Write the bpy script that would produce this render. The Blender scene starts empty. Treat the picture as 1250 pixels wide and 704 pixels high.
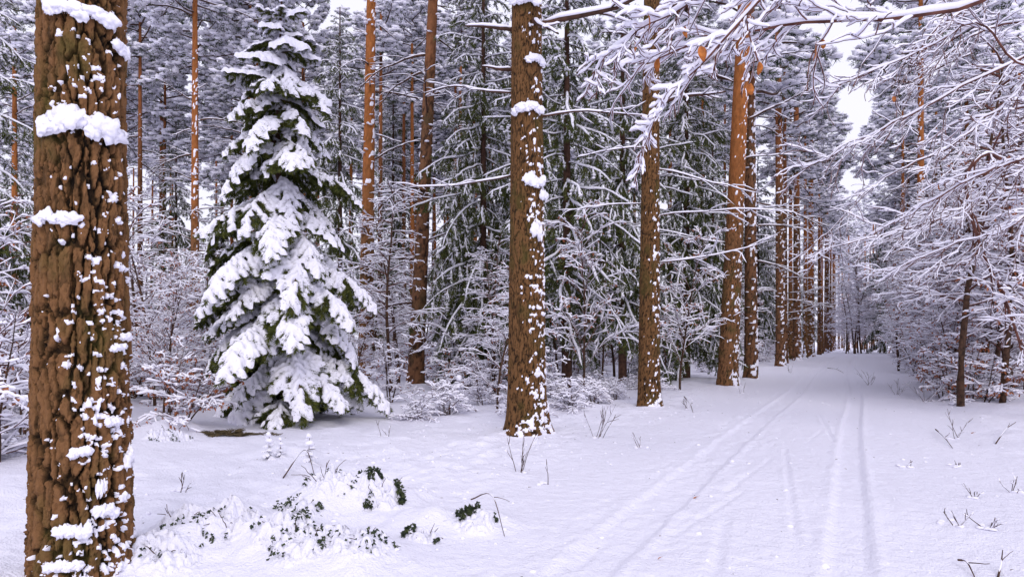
import bpy, math
import numpy as np

# ------------------------------------------------------------------ camera, sky, sun, exposure
sc = bpy.context.scene
COL = sc.collection
F_PX, CX, HORIZON, CAM_H = 833.0, 625.0, 415.0, 1.5
YAW = math.atan2(420.0, F_PX)                      # the track vanishes 420 px beside the optical axis
cam_data = bpy.data.cameras.new("camera")
cam_data.sensor_width = 36.0
cam_data.lens = 36.0 * F_PX / 1250.0
cam_data.shift_y = (HORIZON - 352.0) / 1250.0      # level camera, shifted lens: trunks stay upright
cam_data.clip_start, cam_data.clip_end = 0.05, 2000.0
cam = bpy.data.objects.new("camera", cam_data)
cam.location = (0, 0, CAM_H)
cam.rotation_euler = (math.radians(90), 0, YAW)
COL.objects.link(cam)
sc.camera = cam

SUN_EL, SUN_AZ = math.radians(36), math.radians(146)   # azimuth clockwise from +Y (track direction)
world = bpy.data.worlds.new("World")
sc.world = world
world.use_nodes = True
wn, wl = world.node_tree.nodes, world.node_tree.links
wn.clear()
sky = wn.new("ShaderNodeTexSky")
sky.sky_type = 'NISHITA'
sky.sun_disc = False
sky.sun_elevation = SUN_EL
sky.sun_rotation = SUN_AZ
sky.dust_density = 6.0
mixw = wn.new("ShaderNodeMix"); mixw.data_type = 'RGBA'
mixw.inputs[0].default_value = 0.94                # closed cloud cover over the clear sky
mixw.inputs[7].default_value = (10.2, 10.1, 12.0, 1)
bg = wn.new("ShaderNodeBackground"); bg.inputs[1].default_value = 0.088
wo = wn.new("ShaderNodeOutputWorld")
wl.new(sky.outputs[0], mixw.inputs[6])
wl.new(mixw.outputs[2], bg.inputs[0])
wl.new(bg.outputs[0], wo.inputs[0])

sun_data = bpy.data.lights.new("sun", 'SUN')
sun_data.energy = 1.2
sun_data.angle = math.radians(28)
sun_data.color = (1.0, 0.95, 0.9)
sun = bpy.data.objects.new("sun", sun_data)
sun.rotation_euler = (math.radians(90) - SUN_EL, 0, math.radians(180) - SUN_AZ)
sun.location = (20, -10, 40)
COL.objects.link(sun)

sc.view_settings.view_transform = 'Standard'
sc.view_settings.look = 'None'
sc.view_settings.exposure = 0.20
sc.view_settings.gamma = 1.0
sc.view_settings.use_curve_mapping = False
sc.render.engine = 'CYCLES'
sc.cycles.max_bounces = 6
sc.cycles.diffuse_bounces = 4
sc.cycles.glossy_bounces = 1
sc.cycles.transmission_bounces = 1
sc.cycles.use_denoising = True
sc.cycles.caustics_reflective = False
sc.cycles.caustics_refractive = False

# ------------------------------------------------------------------ maths helpers
UP = np.array([0., 0., 1.])
_c, _s = math.cos(YAW), math.sin(YAW)
def place(px, depth):
    """ground position (u, v) of picture column px at a distance along the optical axis"""
    x, y = (px - CX) / F_PX * depth, depth
    return x * _c - y * _s, x * _s + y * _c
def ground_at(px, py):
    return place(px, F_PX * CAM_H / (py - HORIZON))
def point(px, py, depth):
    u, v = place(px, depth)
    return np.array([u, v, CAM_H + (HORIZON - py) / F_PX * depth])
def height_at(py, depth):
    return CAM_H + (HORIZON - py) / F_PX * depth

_g = np.random.default_rng(7)
GRAD = _g.normal(size=(1024, 3)); GRAD /= np.linalg.norm(GRAD, axis=1)[:, None]
RND = _g.random((4096, 3))
def _hash(i, j, k, seed):
    h = (i * 73856093) ^ (j * 19349663) ^ (k * 83492791) ^ (seed * 2654435)
    h = (h ^ (h >> 13)) * 1274126177
    return (h ^ (h >> 16)) & 0x7fffffff
def perlin(p, seed=0):
    p = np.asarray(p, float)
    i = np.floor(p).astype(np.int64); f = p - i
    w = f * f * f * (f * (f * 6 - 15) + 10)
    out = np.zeros(len(p))
    for dx in (0, 1):
        wx = w[:, 0] if dx else 1 - w[:, 0]
        for dy in (0, 1):
            wy = w[:, 1] if dy else 1 - w[:, 1]
            for dz in (0, 1):
                wz = w[:, 2] if dz else 1 - w[:, 2]
                g = GRAD[_hash(i[:, 0] + dx, i[:, 1] + dy, i[:, 2] + dz, seed) & 1023]
                out += wx * wy * wz * ((f[:, 0] - dx) * g[:, 0] + (f[:, 1] - dy) * g[:, 1] + (f[:, 2] - dz) * g[:, 2])
    return out * 1.6
def fbm(p, octv=4, seed=0):
    o, a = 0, 1.0
    p = np.asarray(p, float)
    for k in range(octv):
        o = o + a * perlin(p * 2 ** k, seed + k); a *= .5
    return o
def worley(p, seed=0):
    i = np.floor(p).astype(np.int64)
    f1 = np.full(len(p), 9.); f2 = np.full(len(p), 9.); idr = np.zeros(len(p))
    for dx in (-1, 0, 1):
        for dy in (-1, 0, 1):
            for dz in (-1, 0, 1):
                c = i + np.array([dx, dy, dz])
                h = _hash(c[:, 0], c[:, 1], c[:, 2], seed) & 4095
                d = np.linalg.norm(c + RND[h] - p, axis=1)
                nf = d < f1
                f2 = np.where(nf, f1, np.minimum(f2, d))
                idr = np.where(nf, RND[(h * 7 + 13) & 4095, 0], idr)
                f1 = np.where(nf, d, f1)
    return f1, f2, idr
def sstep(a, b, x):
    t = np.clip((x - a) / (b - a), 0, 1); return t * t * (3 - 2 * t)
def norm(v):
    return v / np.maximum(np.linalg.norm(v, axis=-1, keepdims=True), 1e-9)

# ------------------------------------------------------------------ mesh helpers
class MB:
    """collects vertices and polygons; build() makes one mesh"""
    def __init__(s):
        s.V, s.P, s.n, s.A = [], [], 0, []
    def add(s, v, f, mi=0, att=None):
        v = np.asarray(v, float).reshape(-1, 3); f = np.asarray(f, np.int64)
        s.V.append(v); s.P.append((f + s.n, mi)); s.n += len(v)
        s.A.append(np.zeros(len(v)) if att is None else np.asarray(att, float).reshape(-1))
    def merge(s, o, R=None, t=None, sc_=1.0):
        base = s.n
        for v, a in zip(o.V, o.A):
            w = v * sc_
            if R is not None: w = w @ R.T
            if t is not None: w = w + t
            s.V.append(w); s.A.append(a); s.n += len(v)
        for f, mi in o.P: s.P.append((f + base, mi))
    def build(s, name, mats, smooth=True, att=None):
        me = bpy.data.meshes.new(name)
        V = np.concatenate(s.V) if s.V else np.zeros((0, 3))
        me.vertices.add(len(V)); me.vertices.foreach_set("co", V.astype(np.float32).ravel())
        lt, li, mi = [], [], []
        for f, m in s.P:
            lt.append(np.full(len(f), f.shape[1])); li.append(f.ravel()); mi.append(np.full(len(f), m))
        lt = np.concatenate(lt); li = np.concatenate(li); mi = np.concatenate(mi)
        me.loops.add(len(li)); me.loops.foreach_set("vertex_index", li.astype(np.int32))
        me.polygons.add(len(lt))
        me.polygons.foreach_set("loop_start", np.concatenate([[0], np.cumsum(lt)[:-1]]).astype(np.int32))
        me.polygons.foreach_set("material_index", mi.astype(np.int32))
        me.polygons.foreach_set("use_smooth", np.full(len(lt), smooth))
        if att:
            at = me.attributes.new(att, 'FLOAT', 'POINT')
            at.data.foreach_set("value", np.concatenate(s.A).astype(np.float32))
        me.update(calc_edges=True)
        for m in (mats if isinstance(mats, (list, tuple)) else [mats]): me.materials.append(m)
        return me

def _grid_faces(m, n, k):
    base = (np.arange(m) * n * k)[:, None, None]
    i = np.arange(n - 1)[None, :, None] * k; j = np.arange(k)[None, None, :]; j2 = (j + 1) % k
    a, b = base + i + j, base + i + j2
    return np.stack([a, b, b + k, a + k], -1).reshape(-1, 4)
def _frames(P):
    T = np.gradient(P, axis=1); T = norm(T)
    S = np.cross(T, UP); l = np.linalg.norm(S, axis=-1, keepdims=True)
    S = np.where(l < .05, np.array([1., 0, 0]), S); S = norm(S)
    return T, S
def tubes(mb, P, R, k=4, mi=0, att=None):
    """P (m,n,3) paths, R (m,n) radii"""
    P = np.asarray(P, float); R = np.asarray(R, float)
    if P.ndim == 2: P = P[None]; R = R[None]
    if not len(P): return
    T, S = _frames(P); U = np.cross(S, T)
    a = np.linspace(0, 2 * np.pi, k, endpoint=False)
    V = P[:, :, None] + R[:, :, None, None] * (np.cos(a)[:, None] * S[:, :, None] + np.sin(a)[:, None] * U[:, :, None])
    m, n = P.shape[:2]
    mb.add(V, _grid_faces(m, n, k), mi, None if att is None else np.repeat(att, n * k))
_SA = np.radians([-12, 38, 90, 142, 192, 270])
def snow_strips(mb, P, W, H, rng, off=None, keep=1.0, mi=0, cling=.02):
    """soft lumpy snow lying along the upper side of each path"""
    P = np.asarray(P, float)
    if P.ndim == 2: P = P[None]
    m, n = P.shape[:2]
    if not m: return
    W = np.broadcast_to(np.asarray(W, float), (m, n)).copy(); H = np.broadcast_to(np.asarray(H, float), (m, n)).copy()
    if keep < 1:
        sel = rng.random(m) < keep
        P, W, H = P[sel], W[sel], H[sel]; off = off[sel] if off is not None else None; m = len(P)
        if not m: return
    T, S = _frames(P)
    flat = np.sqrt(np.clip(1 - T[..., 2] ** 2, cling, 1))
    lump = 0.75 + 0.5 * rng.random((m, n))
    W = W * (0.4 + .6 * flat) * (0.85 + .3 * rng.random((m, n))); H = H * flat ** 1.5 * lump
    ends = np.ones(n); ends[0] = .35; ends[-1] = .12
    W *= ends; H *= ends
    C = P + UP * ((off if off is not None else 0 * H)[..., None])
    cs, sn = np.cos(_SA), np.sin(_SA)
    sn = np.where(sn < -.5, -.12, sn)
    V = C[:, :, None] + S[:, :, None] * (W[:, :, None, None] * cs[:, None]) + UP * (H[:, :, None, None] * sn[:, None])
    mb.add(V, _grid_faces(m, n, len(_SA)), mi)
def grow(p, d, L, rng, n=6, droop=0.0, wig=.12, up=0.0):
    pts = [np.array(p, float)]; d = np.array(d, float); st = L / (n - 1)
    for i in range(n - 1):
        d = d + rng.normal(size=3) * wig + UP * (up - droop) * st
        d = d / np.linalg.norm(d)
        pts.append(pts[-1] + d * st)
    return np.array(pts)
def at_path(P, t):
    x = t * (len(P) - 1); i = min(int(x), len(P) - 2)
    f = x - i
    return P[i] * (1 - f) + P[i + 1] * f, norm(P[i + 1] - P[i])

import bmesh
def _ico(sub):
    bm = bmesh.new(); bmesh.ops.create_icosphere(bm, subdivisions=sub, radius=1)
    v = np.array([x.co[:] for x in bm.verts]); f = np.array([[y.index for y in x.verts] for x in bm.faces])
    bm.free(); return v, f
ICO1, ICO2, ICO3 = _ico(1), _ico(2), _ico(3)
def blobs(mb, C, S, rng, ico=ICO1, rough=.25, mi=0):
    """C (m,3) centres, S (m,3) half sizes: lumpy snow lumps"""
    C = np.asarray(C, float).reshape(-1, 3); S = np.broadcast_to(np.asarray(S, float), C.shape)
    v, f = ico; m = len(C)
    if not m: return
    k = 1 + rough * (rng.random((m, len(v))) - .5) * 2 if len(v) < 50 else \
        1 + rough * fbm((v[None] * 1.6 + rng.random((m, 1, 3)) * 90).reshape(-1, 3), 2, 5).reshape(m, len(v)) * 1.6
    a = rng.random(m) * 6.283
    x = v[:, 0][None] * np.cos(a)[:, None] - v[:, 1][None] * np.sin(a)[:, None]
    y = v[:, 0][None] * np.sin(a)[:, None] + v[:, 1][None] * np.cos(a)[:, None]
    z = np.where(v[:, 2] < 0, v[:, 2] * .55, v[:, 2])[None] + 0 * x
    V = np.stack([x, y, z], -1) * k[..., None] * S[:, None] + C[:, None]
    F = (f[None] + (np.arange(m) * len(v))[:, None, None]).reshape(-1, 3)
    mb.add(V, F, mi)
def blades(mb, B, D, L, W, rng, mi=0):
    """needle or leaf shaped triangles: base, direction, length, width"""
    B = np.asarray(B, float); m = len(B)
    if not m: return
    D = norm(D); s = norm(np.cross(D, rng.normal(size=(m, 3))))
    L = np.broadcast_to(np.asarray(L, float), (m,))[:, None]; W = np.broadcast_to(np.asarray(W, float), (m,))[:, None]
    V = np.stack([B - s * W * .5, B + s * W * .5, B + D * L], 1)
    mb.add(V, np.arange(m * 3).reshape(-1, 3), mi)

# ------------------------------------------------------------------ materials
def mat(name, build):
    m = bpy.data.materials.new(name); m.use_nodes = True
    nt = m.node_tree; b = nt.nodes["Principled BSDF"]
    build(nt, b); return m
def N(nt, t, **kw):
    n = nt.nodes.new(t)
    for k, v in kw.items(): setattr(n, k, v)
    return n
def ramp(nt, fac, stops):
    r = N(nt, "ShaderNodeValToRGB"); e = r.color_ramp.elements
    while len(e) < len(stops): e.new(.5)
    for x, (p, c) in zip(e, stops): x.position = p; x.color = (*c, 1)
    nt.links.new(fac, r.inputs[0]); return r.outputs[0]
def noise(nt, scale, detail=3, vec=None, out=0):
    n = N(nt, "ShaderNodeTexNoise"); n.inputs["Scale"].default_value = scale; n.inputs["Detail"].default_value = detail
    if vec is not None: nt.links.new(vec, n.inputs["Vector"])
    return n.outputs[out]
def coords(nt, scale=(1, 1, 1), which="Object"):
    t = N(nt, "ShaderNodeTexCoord"); m = N(nt, "ShaderNodeMapping"); m.inputs["Scale"].default_value = scale
    nt.links.new(t.outputs[which], m.inputs[0]); return m.outputs[0]
def bump(nt, b, h, strength, dist):
    n = N(nt, "ShaderNodeBump"); n.inputs["Strength"].default_value = strength; n.inputs["Distance"].default_value = dist
    nt.links.new(h, n.inputs["Height"]); nt.links.new(n.outputs[0], b.inputs["Normal"])
def mixc(nt, f, a, b_):
    m = N(nt, "ShaderNodeMix", data_type='RGBA')
    nt.links.new(f, m.inputs[0])
    for i, x in ((6, a), (7, b_)):
        if isinstance(x, tuple): m.inputs[i].default_value = (*x, 1)
        else: nt.links.new(x, m.inputs[i])
    return m.outputs[2]

def _snow(nt, b):
    b.inputs["Base Color"].default_value = (.87, .86, .955, 1); b.inputs["Roughness"].default_value = .6
    b.inputs["Specular IOR Level"].default_value = .25
    bump(nt, b, noise(nt, 60, 3, coords(nt)), .35, .01)
SNOW = mat("fresh_snow", _snow)
def _gsnow(nt, b):
    b.inputs["Base Color"].default_value = (.83, .822, .94, 1); b.inputs["Roughness"].default_value = .55
    b.inputs["Specular IOR Level"].default_value = .3
    v = coords(nt, (1, 1, 1))
    a = N(nt, "ShaderNodeMath", operation='ADD'); nt.links.new(noise(nt, 9, 5, v), a.inputs[0])
    c = N(nt, "ShaderNodeMath", operation='MULTIPLY'); c.inputs[1].default_value = .5; nt.links.new(noise(nt, 55, 4, v), c.inputs[0])
    nt.links.new(c.outputs[0], a.inputs[1])
    bump(nt, b, a.outputs[0], .8, .04)
GSNOW = mat("ground_snow", _gsnow)

def bark_mat(name, low, mid, high, lichen, orange=None, oz=(4, 9)):
    def f(nt, b):
        at = N(nt, "ShaderNodeAttribute", attribute_name="plate_shade").outputs["Fac"]
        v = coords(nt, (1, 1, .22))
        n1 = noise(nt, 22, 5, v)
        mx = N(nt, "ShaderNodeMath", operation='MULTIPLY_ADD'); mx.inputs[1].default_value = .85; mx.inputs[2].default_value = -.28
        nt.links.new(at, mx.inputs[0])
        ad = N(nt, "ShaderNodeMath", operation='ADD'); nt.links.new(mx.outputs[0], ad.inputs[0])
        wv = N(nt, "ShaderNodeMix", data_type='VECTOR'); wv.inputs[0].default_value = .035
        nt.links.new(coords(nt, (1, 1, .5)), wv.inputs[4]); nt.links.new(noise(nt, 14, 3, None, 1), wv.inputs[5])
        vo = N(nt, "ShaderNodeTexVoronoi"); vo.inputs["Scale"].default_value = 34; nt.links.new(wv.outputs[1], vo.inputs["Vector"])
        sx = N(nt, "ShaderNodeSeparateColor"); nt.links.new(vo.outputs["Color"], sx.inputs[0])
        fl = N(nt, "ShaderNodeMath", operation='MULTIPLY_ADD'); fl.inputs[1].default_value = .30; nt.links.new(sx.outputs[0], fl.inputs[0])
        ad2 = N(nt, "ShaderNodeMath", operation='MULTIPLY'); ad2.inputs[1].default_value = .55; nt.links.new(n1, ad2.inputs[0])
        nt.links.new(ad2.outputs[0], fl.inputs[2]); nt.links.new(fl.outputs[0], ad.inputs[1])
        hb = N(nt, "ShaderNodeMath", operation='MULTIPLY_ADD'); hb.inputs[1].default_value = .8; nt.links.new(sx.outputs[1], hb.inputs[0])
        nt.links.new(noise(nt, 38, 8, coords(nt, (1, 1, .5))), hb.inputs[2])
        c = ramp(nt, ad.outputs[0], [(.18, low), (.48, mid), (.78, high)])  # low tone in fissures: grey-brown bark plus shade painted into the cracks
        li = ramp(nt, noise(nt, 3.1, 6, coords(nt, (1, 1, .6))), [(.52, (0, 0, 0)), (.68, (.75, .75, .75))])
        c = mixc(nt, li, c, lichen)
        if orange:
            t = N(nt, "ShaderNodeTexCoord"); s = N(nt, "ShaderNodeSeparateXYZ"); nt.links.new(t.outputs["Object"], s.inputs[0])
            nz = noise(nt, 2.2, 4, coords(nt, (1, 1, .35)))
            w = N(nt, "ShaderNodeMath", operation='MULTIPLY_ADD'); w.inputs[1].default_value = 5.0; nt.links.new(nz, w.inputs[0]); nt.links.new(s.outputs[2], w.inputs[2])
            mr = N(nt, "ShaderNodeMapRange"); mr.inputs[1].default_value = oz[0] + 2.5; mr.inputs[2].default_value = oz[1] + 2.5
            nt.links.new(w.outputs[0], mr.inputs[0])
            oc = ramp(nt, noise(nt, 12, 5, coords(nt, (1, 1, .4))), [(.3, tuple(x * .55 for x in orange)), (.65, orange)])
            c = mixc(nt, mr.outputs[0], c, oc)
        nt.links.new(c, b.inputs["Base Color"])
        b.inputs["Roughness"].default_value = .9; b.inputs["Specular IOR Level"].default_value = .15
        bump(nt, b, hb.outputs[0], 1.0, .022)
    return mat(name, f)
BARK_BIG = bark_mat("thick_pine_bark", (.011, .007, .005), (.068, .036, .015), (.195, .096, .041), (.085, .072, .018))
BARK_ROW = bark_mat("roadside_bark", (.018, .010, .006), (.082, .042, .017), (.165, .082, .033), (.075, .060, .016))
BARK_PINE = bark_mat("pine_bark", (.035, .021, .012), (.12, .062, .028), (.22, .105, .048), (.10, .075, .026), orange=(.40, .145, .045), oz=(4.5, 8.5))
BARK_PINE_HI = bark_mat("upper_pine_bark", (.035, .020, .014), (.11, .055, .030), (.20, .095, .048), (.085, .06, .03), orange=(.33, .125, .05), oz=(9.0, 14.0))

def plain(name, c1, c2, scale=8, rough=.8, spec=.2):
    def f(nt, b):
        nt.links.new(ramp(nt, noise(nt, scale, 4, coords(nt)), [(.35, c1), (.65, c2)]), b.inputs["Base Color"])
        b.inputs["Roughness"].default_value = rough; b.inputs["Specular IOR Level"].default_value = spec
    return mat(name, f)
NEEDLE = plain("spruce_needles", (.034, .050, .014), (.125, .135, .028), 14)
PNEEDLE = plain("pine_needles", (.026, .048, .028), (.085, .105, .045), 3)
NEEDLE_OLD = plain("old_spruce_needles", (.038, .055, .018), (.115, .130, .034), 5)
TWIG = plain("twig_bark", (.040, .020, .015), (.10, .050, .032), 9)
TWIG_R = plain("beech_twig_bark", (.070, .027, .022), (.175, .074, .054), 7)
SAPBARK = plain("sapling_bark", (.030, .017, .012), (.105, .056, .034), 11)
LEAF = plain("withered_leaf", (.26, .075, .018), (.50, .17, .035), 30, .6)
LEAF_B = plain("brown_leaf", (.24, .075, .035), (.42, .15, .06), 18, .7)
GREENLEAF = plain("evergreen_leaf", (.018, .030, .022), (.06, .075, .025), 25, .5)
LITTER = plain("needle_litter", (.05, .038, .022), (.15, .11, .06), 26, .9)

# ------------------------------------------------------------------ object helpers
def thing(name, loc, rz, label, cat, group=None, scale=1.0, tilt=None):
    o = bpy.data.objects.new(name, None); COL.objects.link(o)
    o.empty_display_size = .2
    o.location = loc; o.scale = (scale,) * 3
    o.rotation_euler = (tilt[0] if tilt else 0, tilt[1] if tilt else 0, rz)
    o["label"] = label; o["category"] = cat
    if group: o["group"] = group
    return o
def part(name, mesh, parent, kind=None, loc=(0, 0, 0), rot=None, scale=None):
    o = bpy.data.objects.new(name, mesh); COL.objects.link(o)
    o.parent = parent; o.location = loc
    if rot is not None: o.rotation_euler = rot
    if scale is not None: o.scale = (scale,) * 3
    if kind: o["kind"] = kind
    return o
def single(name, mesh, loc, rz, label, cat, group=None):
    o = bpy.data.objects.new(name, mesh); COL.objects.link(o)
    o.location = loc; o.rotation_euler = (0, 0, rz); o["label"] = label; o["category"] = cat
    if group: o["group"] = group
    return o

# ------------------------------------------------------------------ the ground: snow field and snow-covered track
def relief(u, v):
    u = np.asarray(u, float); v = np.asarray(v, float); sh = u.shape
    u, v = u.ravel(), v.ravel()
    p = np.stack([u, v, 0 * u], 1)
    left = sstep(-2.6, -4.2, u); right = sstep(1.3, 2.6, u); off = left + right
    z = .05 * left + .05 * right + .16 * sstep(-9, -25, u)
    z += off * (.06 * fbm(p * .45, 3, 3) + .045 * fbm(p * 1.7, 4, 11))
    z += (1 - off) * (.012 * fbm(p * .8, 3, 21))
    wob = .10 * np.sin(v * .11) + .05 * np.sin(v * .31 + 1)
    def groove(c, w, d, edge):
        x = np.abs(u - c - wob)
        return -d * sstep(w + .02, w - .025, x) + edge * np.exp(-((x - w - .05) / .04) ** 2)
    def bed(c, w):   # roughly churned band
        x = np.abs(u - c - wob); return sstep(w + .15, w - .1, x)
    rough = bed(-1.7, .55) + .5 * bed(-.1, .35)
    z += groove(-.12, .135, .026, .012)
    z += groove(-1.68, .20, .020, .010)
    z += rough * .014 * fbm(p * np.array([6., 2.6, 1]), 3, 31) + (1 - off) * .006 * fbm(p * np.array([3., 9., 1]), 3, 33)
    # a few short ski and foot marks
    for (a0, b0, a1, b1, w, d) in SCRATCH:
        dx, dy = a1 - a0, b1 - b0; L2 = dx * dx + dy * dy
        t = np.clip(((u - a0) * dx + (v - b0) * dy) / L2, 0, 1)
        dd = np.hypot(u - a0 - t * dx, v - b0 - t * dy)
        d = d * .6; z += -d * sstep(w, w * .35, dd) + d * .45 * np.exp(-((dd - w * 1.5) / (w * .6)) ** 2)
    # low lumps where snow hides undergrowth
    for (a, b, rx, h) in MOUNDS:
        d2 = ((u - a) ** 2 + (v - b) ** 2) / rx ** 2
        z += h * np.exp(-d2 * 1.5) * (1 + .25 * fbm(p * 4, 2, 41))
    near = np.exp(-((u + 3) ** 2 + (v - 5) ** 2) / 30)
    z += left * near * .05 * np.clip(fbm(p * 4.5, 2, 55), -.1, 1)
    return z.reshape(sh)
def seg(a, b, w, d):
    (u0, v0), (u1, v1) = ground_at(*a), ground_at(*b); return (u0, v0, u1, v1, w, d)
SCRATCH = [seg((958, 548), (972, 662), .035, .022), seg((1000, 505), (1018, 540), .03, .02), seg((885, 635), (872, 700), .05, .022),
           seg((1020, 480), (1030, 492), .05, .02), seg((735, 660), (700, 690), .05, .02), seg((1010, 520), (985, 540), .03, .015),
           seg((905, 600), (820, 655), .04, .016), seg((940, 560), (885, 600), .04, .014)]
MOUNDS = []
for (px, py, r, h) in [(450, 612, .42, .24), (395, 625, .38, .2), (520, 640, .35, .13), (590, 640, .30, .12), (300, 660, .45, .16), (360, 675, .4, .15),
                       (235, 660, .4, .14), (430, 690, .5, .14), (200, 690, .35, .12), (345, 560, .5, .12), (210, 530, .6, .22), (120, 700, .5, .08)]:
    u, v = ground_at(px, py); MOUNDS.append((u, v, r, h))
for (px, d, r, h) in [(643, 10.5, .55, .05), (792, 15.2, .55, .05), (888, 22.2, .7, .06), (917, 26.0, .6, .05), (508, 21.5, .6, .08)]:
    u, v = place(px, d); MOUNDS.append((u, v, r, h))
def GZ(u, v): return float(relief(np.array([u]), np.array([v]))[0])

def graded(lo, f0, f1, hi, step, ratio):
    mid = list(np.arange(f0, f1, step)); a, s = [], step
    x = f0
    while x > lo: s *= ratio; x -= s; a.append(x)
    b, s = [], step; x = mid[-1]
    while x < hi: s *= ratio; x += s; b.append(x)
    return np.array(a[::-1] + mid + b)
us = graded(-320, -5.2, 1.6, 320, .028, 1.085)
vs = graded(-60, 3.0, 14, 420, .065, 1.045)
us[np.argmin(abs(us + 2.9))] = -2.9; us[np.argmin(abs(us - 1.45))] = 1.45
Ug, Vg = np.meshgrid(us, vs, indexing='ij')
Zg = relief(Ug, Vg)
def ground_piece(name, i0, i1, m):
    mb = MB(); nu, nv = i1 - i0 + 1, len(vs)
    P = np.stack([Ug[i0:i1 + 1], Vg[i0:i1 + 1], Zg[i0:i1 + 1]], -1)
    i, j = np.meshgrid(np.arange(nu - 1), np.arange(nv - 1), indexing='ij')
    a = i * nv + j
    mb.add(P, np.stack([a, a + nv, a + nv + 1, a + 1], -1).reshape(-1, 4))
    o = bpy.data.objects.new(name, mb.build(name, m)); COL.objects.link(o); o["kind"] = "structure"; return o
iL, iR = int(np.argmin(abs(us + 2.9))), int(np.argmin(abs(us - 1.45)))
ground_piece("ground", 0, iL, GSNOW)["label"] = "smooth snow under the trees beside the row of big trunks"
ground_piece("path", iL, iR, GSNOW)["label"] = "snow-covered forest track with wheel ruts"
ground_piece("ground", iR, len(us) - 1, GSNOW)["label"] = "snowy verge with twigs beside the saplings"

# ------------------------------------------------------------------ trunks with real bark relief and clinging snow
def trunk(R0, R1, H, nth, zfine, dz, seed, cell, amp, snow_amt, face, bark, taper_pow=.8, flare=.22, ncoarse=26, base_snow=1.0, patch=.07, tmax=.022):
    """returns (bark mesh, snow mesh). face = angle (radians) of the side that caught most snow"""
    rng = np.random.default_rng(seed)
    zf = np.arange(-.25, zfine, dz)
    z = np.concatenate([zf, np.linspace(zfine, H, ncoarse)[1:]]) if H > zfine + .1 else zf
    nz = len(z); th = np.linspace(0, 2 * np.pi, nth, endpoint=False)
    T, Z = np.meshgrid(th, z); t = T.ravel(); zz = Z.ravel()
    base = R0 + (R1 - R0) * np.clip(zz / H, 0, 1) ** taper_pow
    fl = np.exp(-np.clip(zz, 0, 9) / .28)
    base = base * (1 + flare * fl * (1 + .5 * np.sin(3 * t + seed) + .35 * np.sin(5 * t + 2 * seed)))
    base = base * (1 + .025 * perlin(np.stack([np.cos(t), np.sin(t), zz * .5], 1), seed))
    p = np.stack([np.cos(t) * R0, np.sin(t) * R0, zz], 1)
    q = p / cell
    warp = np.stack([perlin(q * .9 + 3, seed + 1), perlin(q * .9 + 17, seed + 2), 0 * zz], 1) * .45
    q = (q + warp * .35) * np.array([1, 1, .20])
    f1, f2, idr = worley(q, seed)
    ridge = sstep(.03, .15, f2 - f1 + .10 * fbm(p * np.array([3.5, 3.5, 2.0]) / cell, 3, seed + 3))
    g1, g2, idg = worley(q * np.array([2.1, 2.1, 2.9]) + 9, seed + 5)
    fine = sstep(0, .13, g2 - g1)
    rel = ridge * (.50 + .35 * idr) + (.10 + .22 * idg) * fine * ridge + .12 * fbm(p * np.array([1.6, 1.6, .8]) / cell, 4, seed + 9) + .16 * ridge * np.floor(3.0 * (.5 + fbm(p * np.array([1.3, 1.3, .9]) / cell, 3, seed + 14))) / 3
    fade = np.clip((H - zz) / H, .15, 1)
    r = base + amp * (rel - .75) * fade
    V = np.stack([np.cos(t) * r, np.sin(t) * r, zz], 1)
    i, j = np.meshgrid(np.arange(nz - 1), np.arange(nth), indexing='ij'); j2 = (j + 1) % nth
    Fq = np.stack([i * nth + j, i * nth + j2, (i + 1) * nth + j2, (i + 1) * nth + j], -1).reshape(-1, 4)
    mb = MB(); mb.add(V, Fq, 0, np.clip(.10 + .40 * ridge + .28 * idr * ridge + .28 * idg * ridge * fine, 0, 1))  # value per plate, dropped in fissures so crack shade goes into the colour
    bark_me = mb.build("trunk", bark, att="plate_shade")
    # snow: thin pads that stick where the bark faces the weather
    n1 = fbm(p / patch * np.array([.8, .8, 1.0]), 3, seed + 20)
    n2 = perlin(p / .5, seed + 30)
    fac = np.cos(t - face)
    thr = 1.30 - .66 * np.clip(fac, -.5, 1) - .30 * n2 - .55 * base_snow * np.exp(-np.clip(zz, 0, 9) / .5) - .35 * snow_amt
    s = n1 + .35 * (rel - .7) - thr
    th_ = np.where(s > 0, np.sqrt(np.clip(s * 2.2, 0, 1)) * tmax, -.006)
    th_ = np.where(zz > zfine - dz * 2, -.006, th_)
    rs = base + amp * (np.maximum(rel, .55) - .72) * fade + th_
    Vs = np.stack([np.cos(t) * rs, np.sin(t) * rs, zz - .25 * np.clip(th_, 0, 1)], 1)
    keep = (s[Fq] > 0).any(1)
    Fs = Fq[keep]
    if len(Fs):
        used, inv = np.unique(Fs, return_inverse=True)
        ms = MB(); ms.add(Vs[used], inv.reshape(-1, 4)); snow_me = ms.build("snow", SNOW)
    else: snow_me = None
    def radius(ang, h):
        return (R0 + (R1 - R0) * np.clip(h / H, 0, 1) ** taper_pow) * (1 + flare * np.exp(-max(h, 0) / .28))
    return bark_me, snow_me, radius

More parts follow.
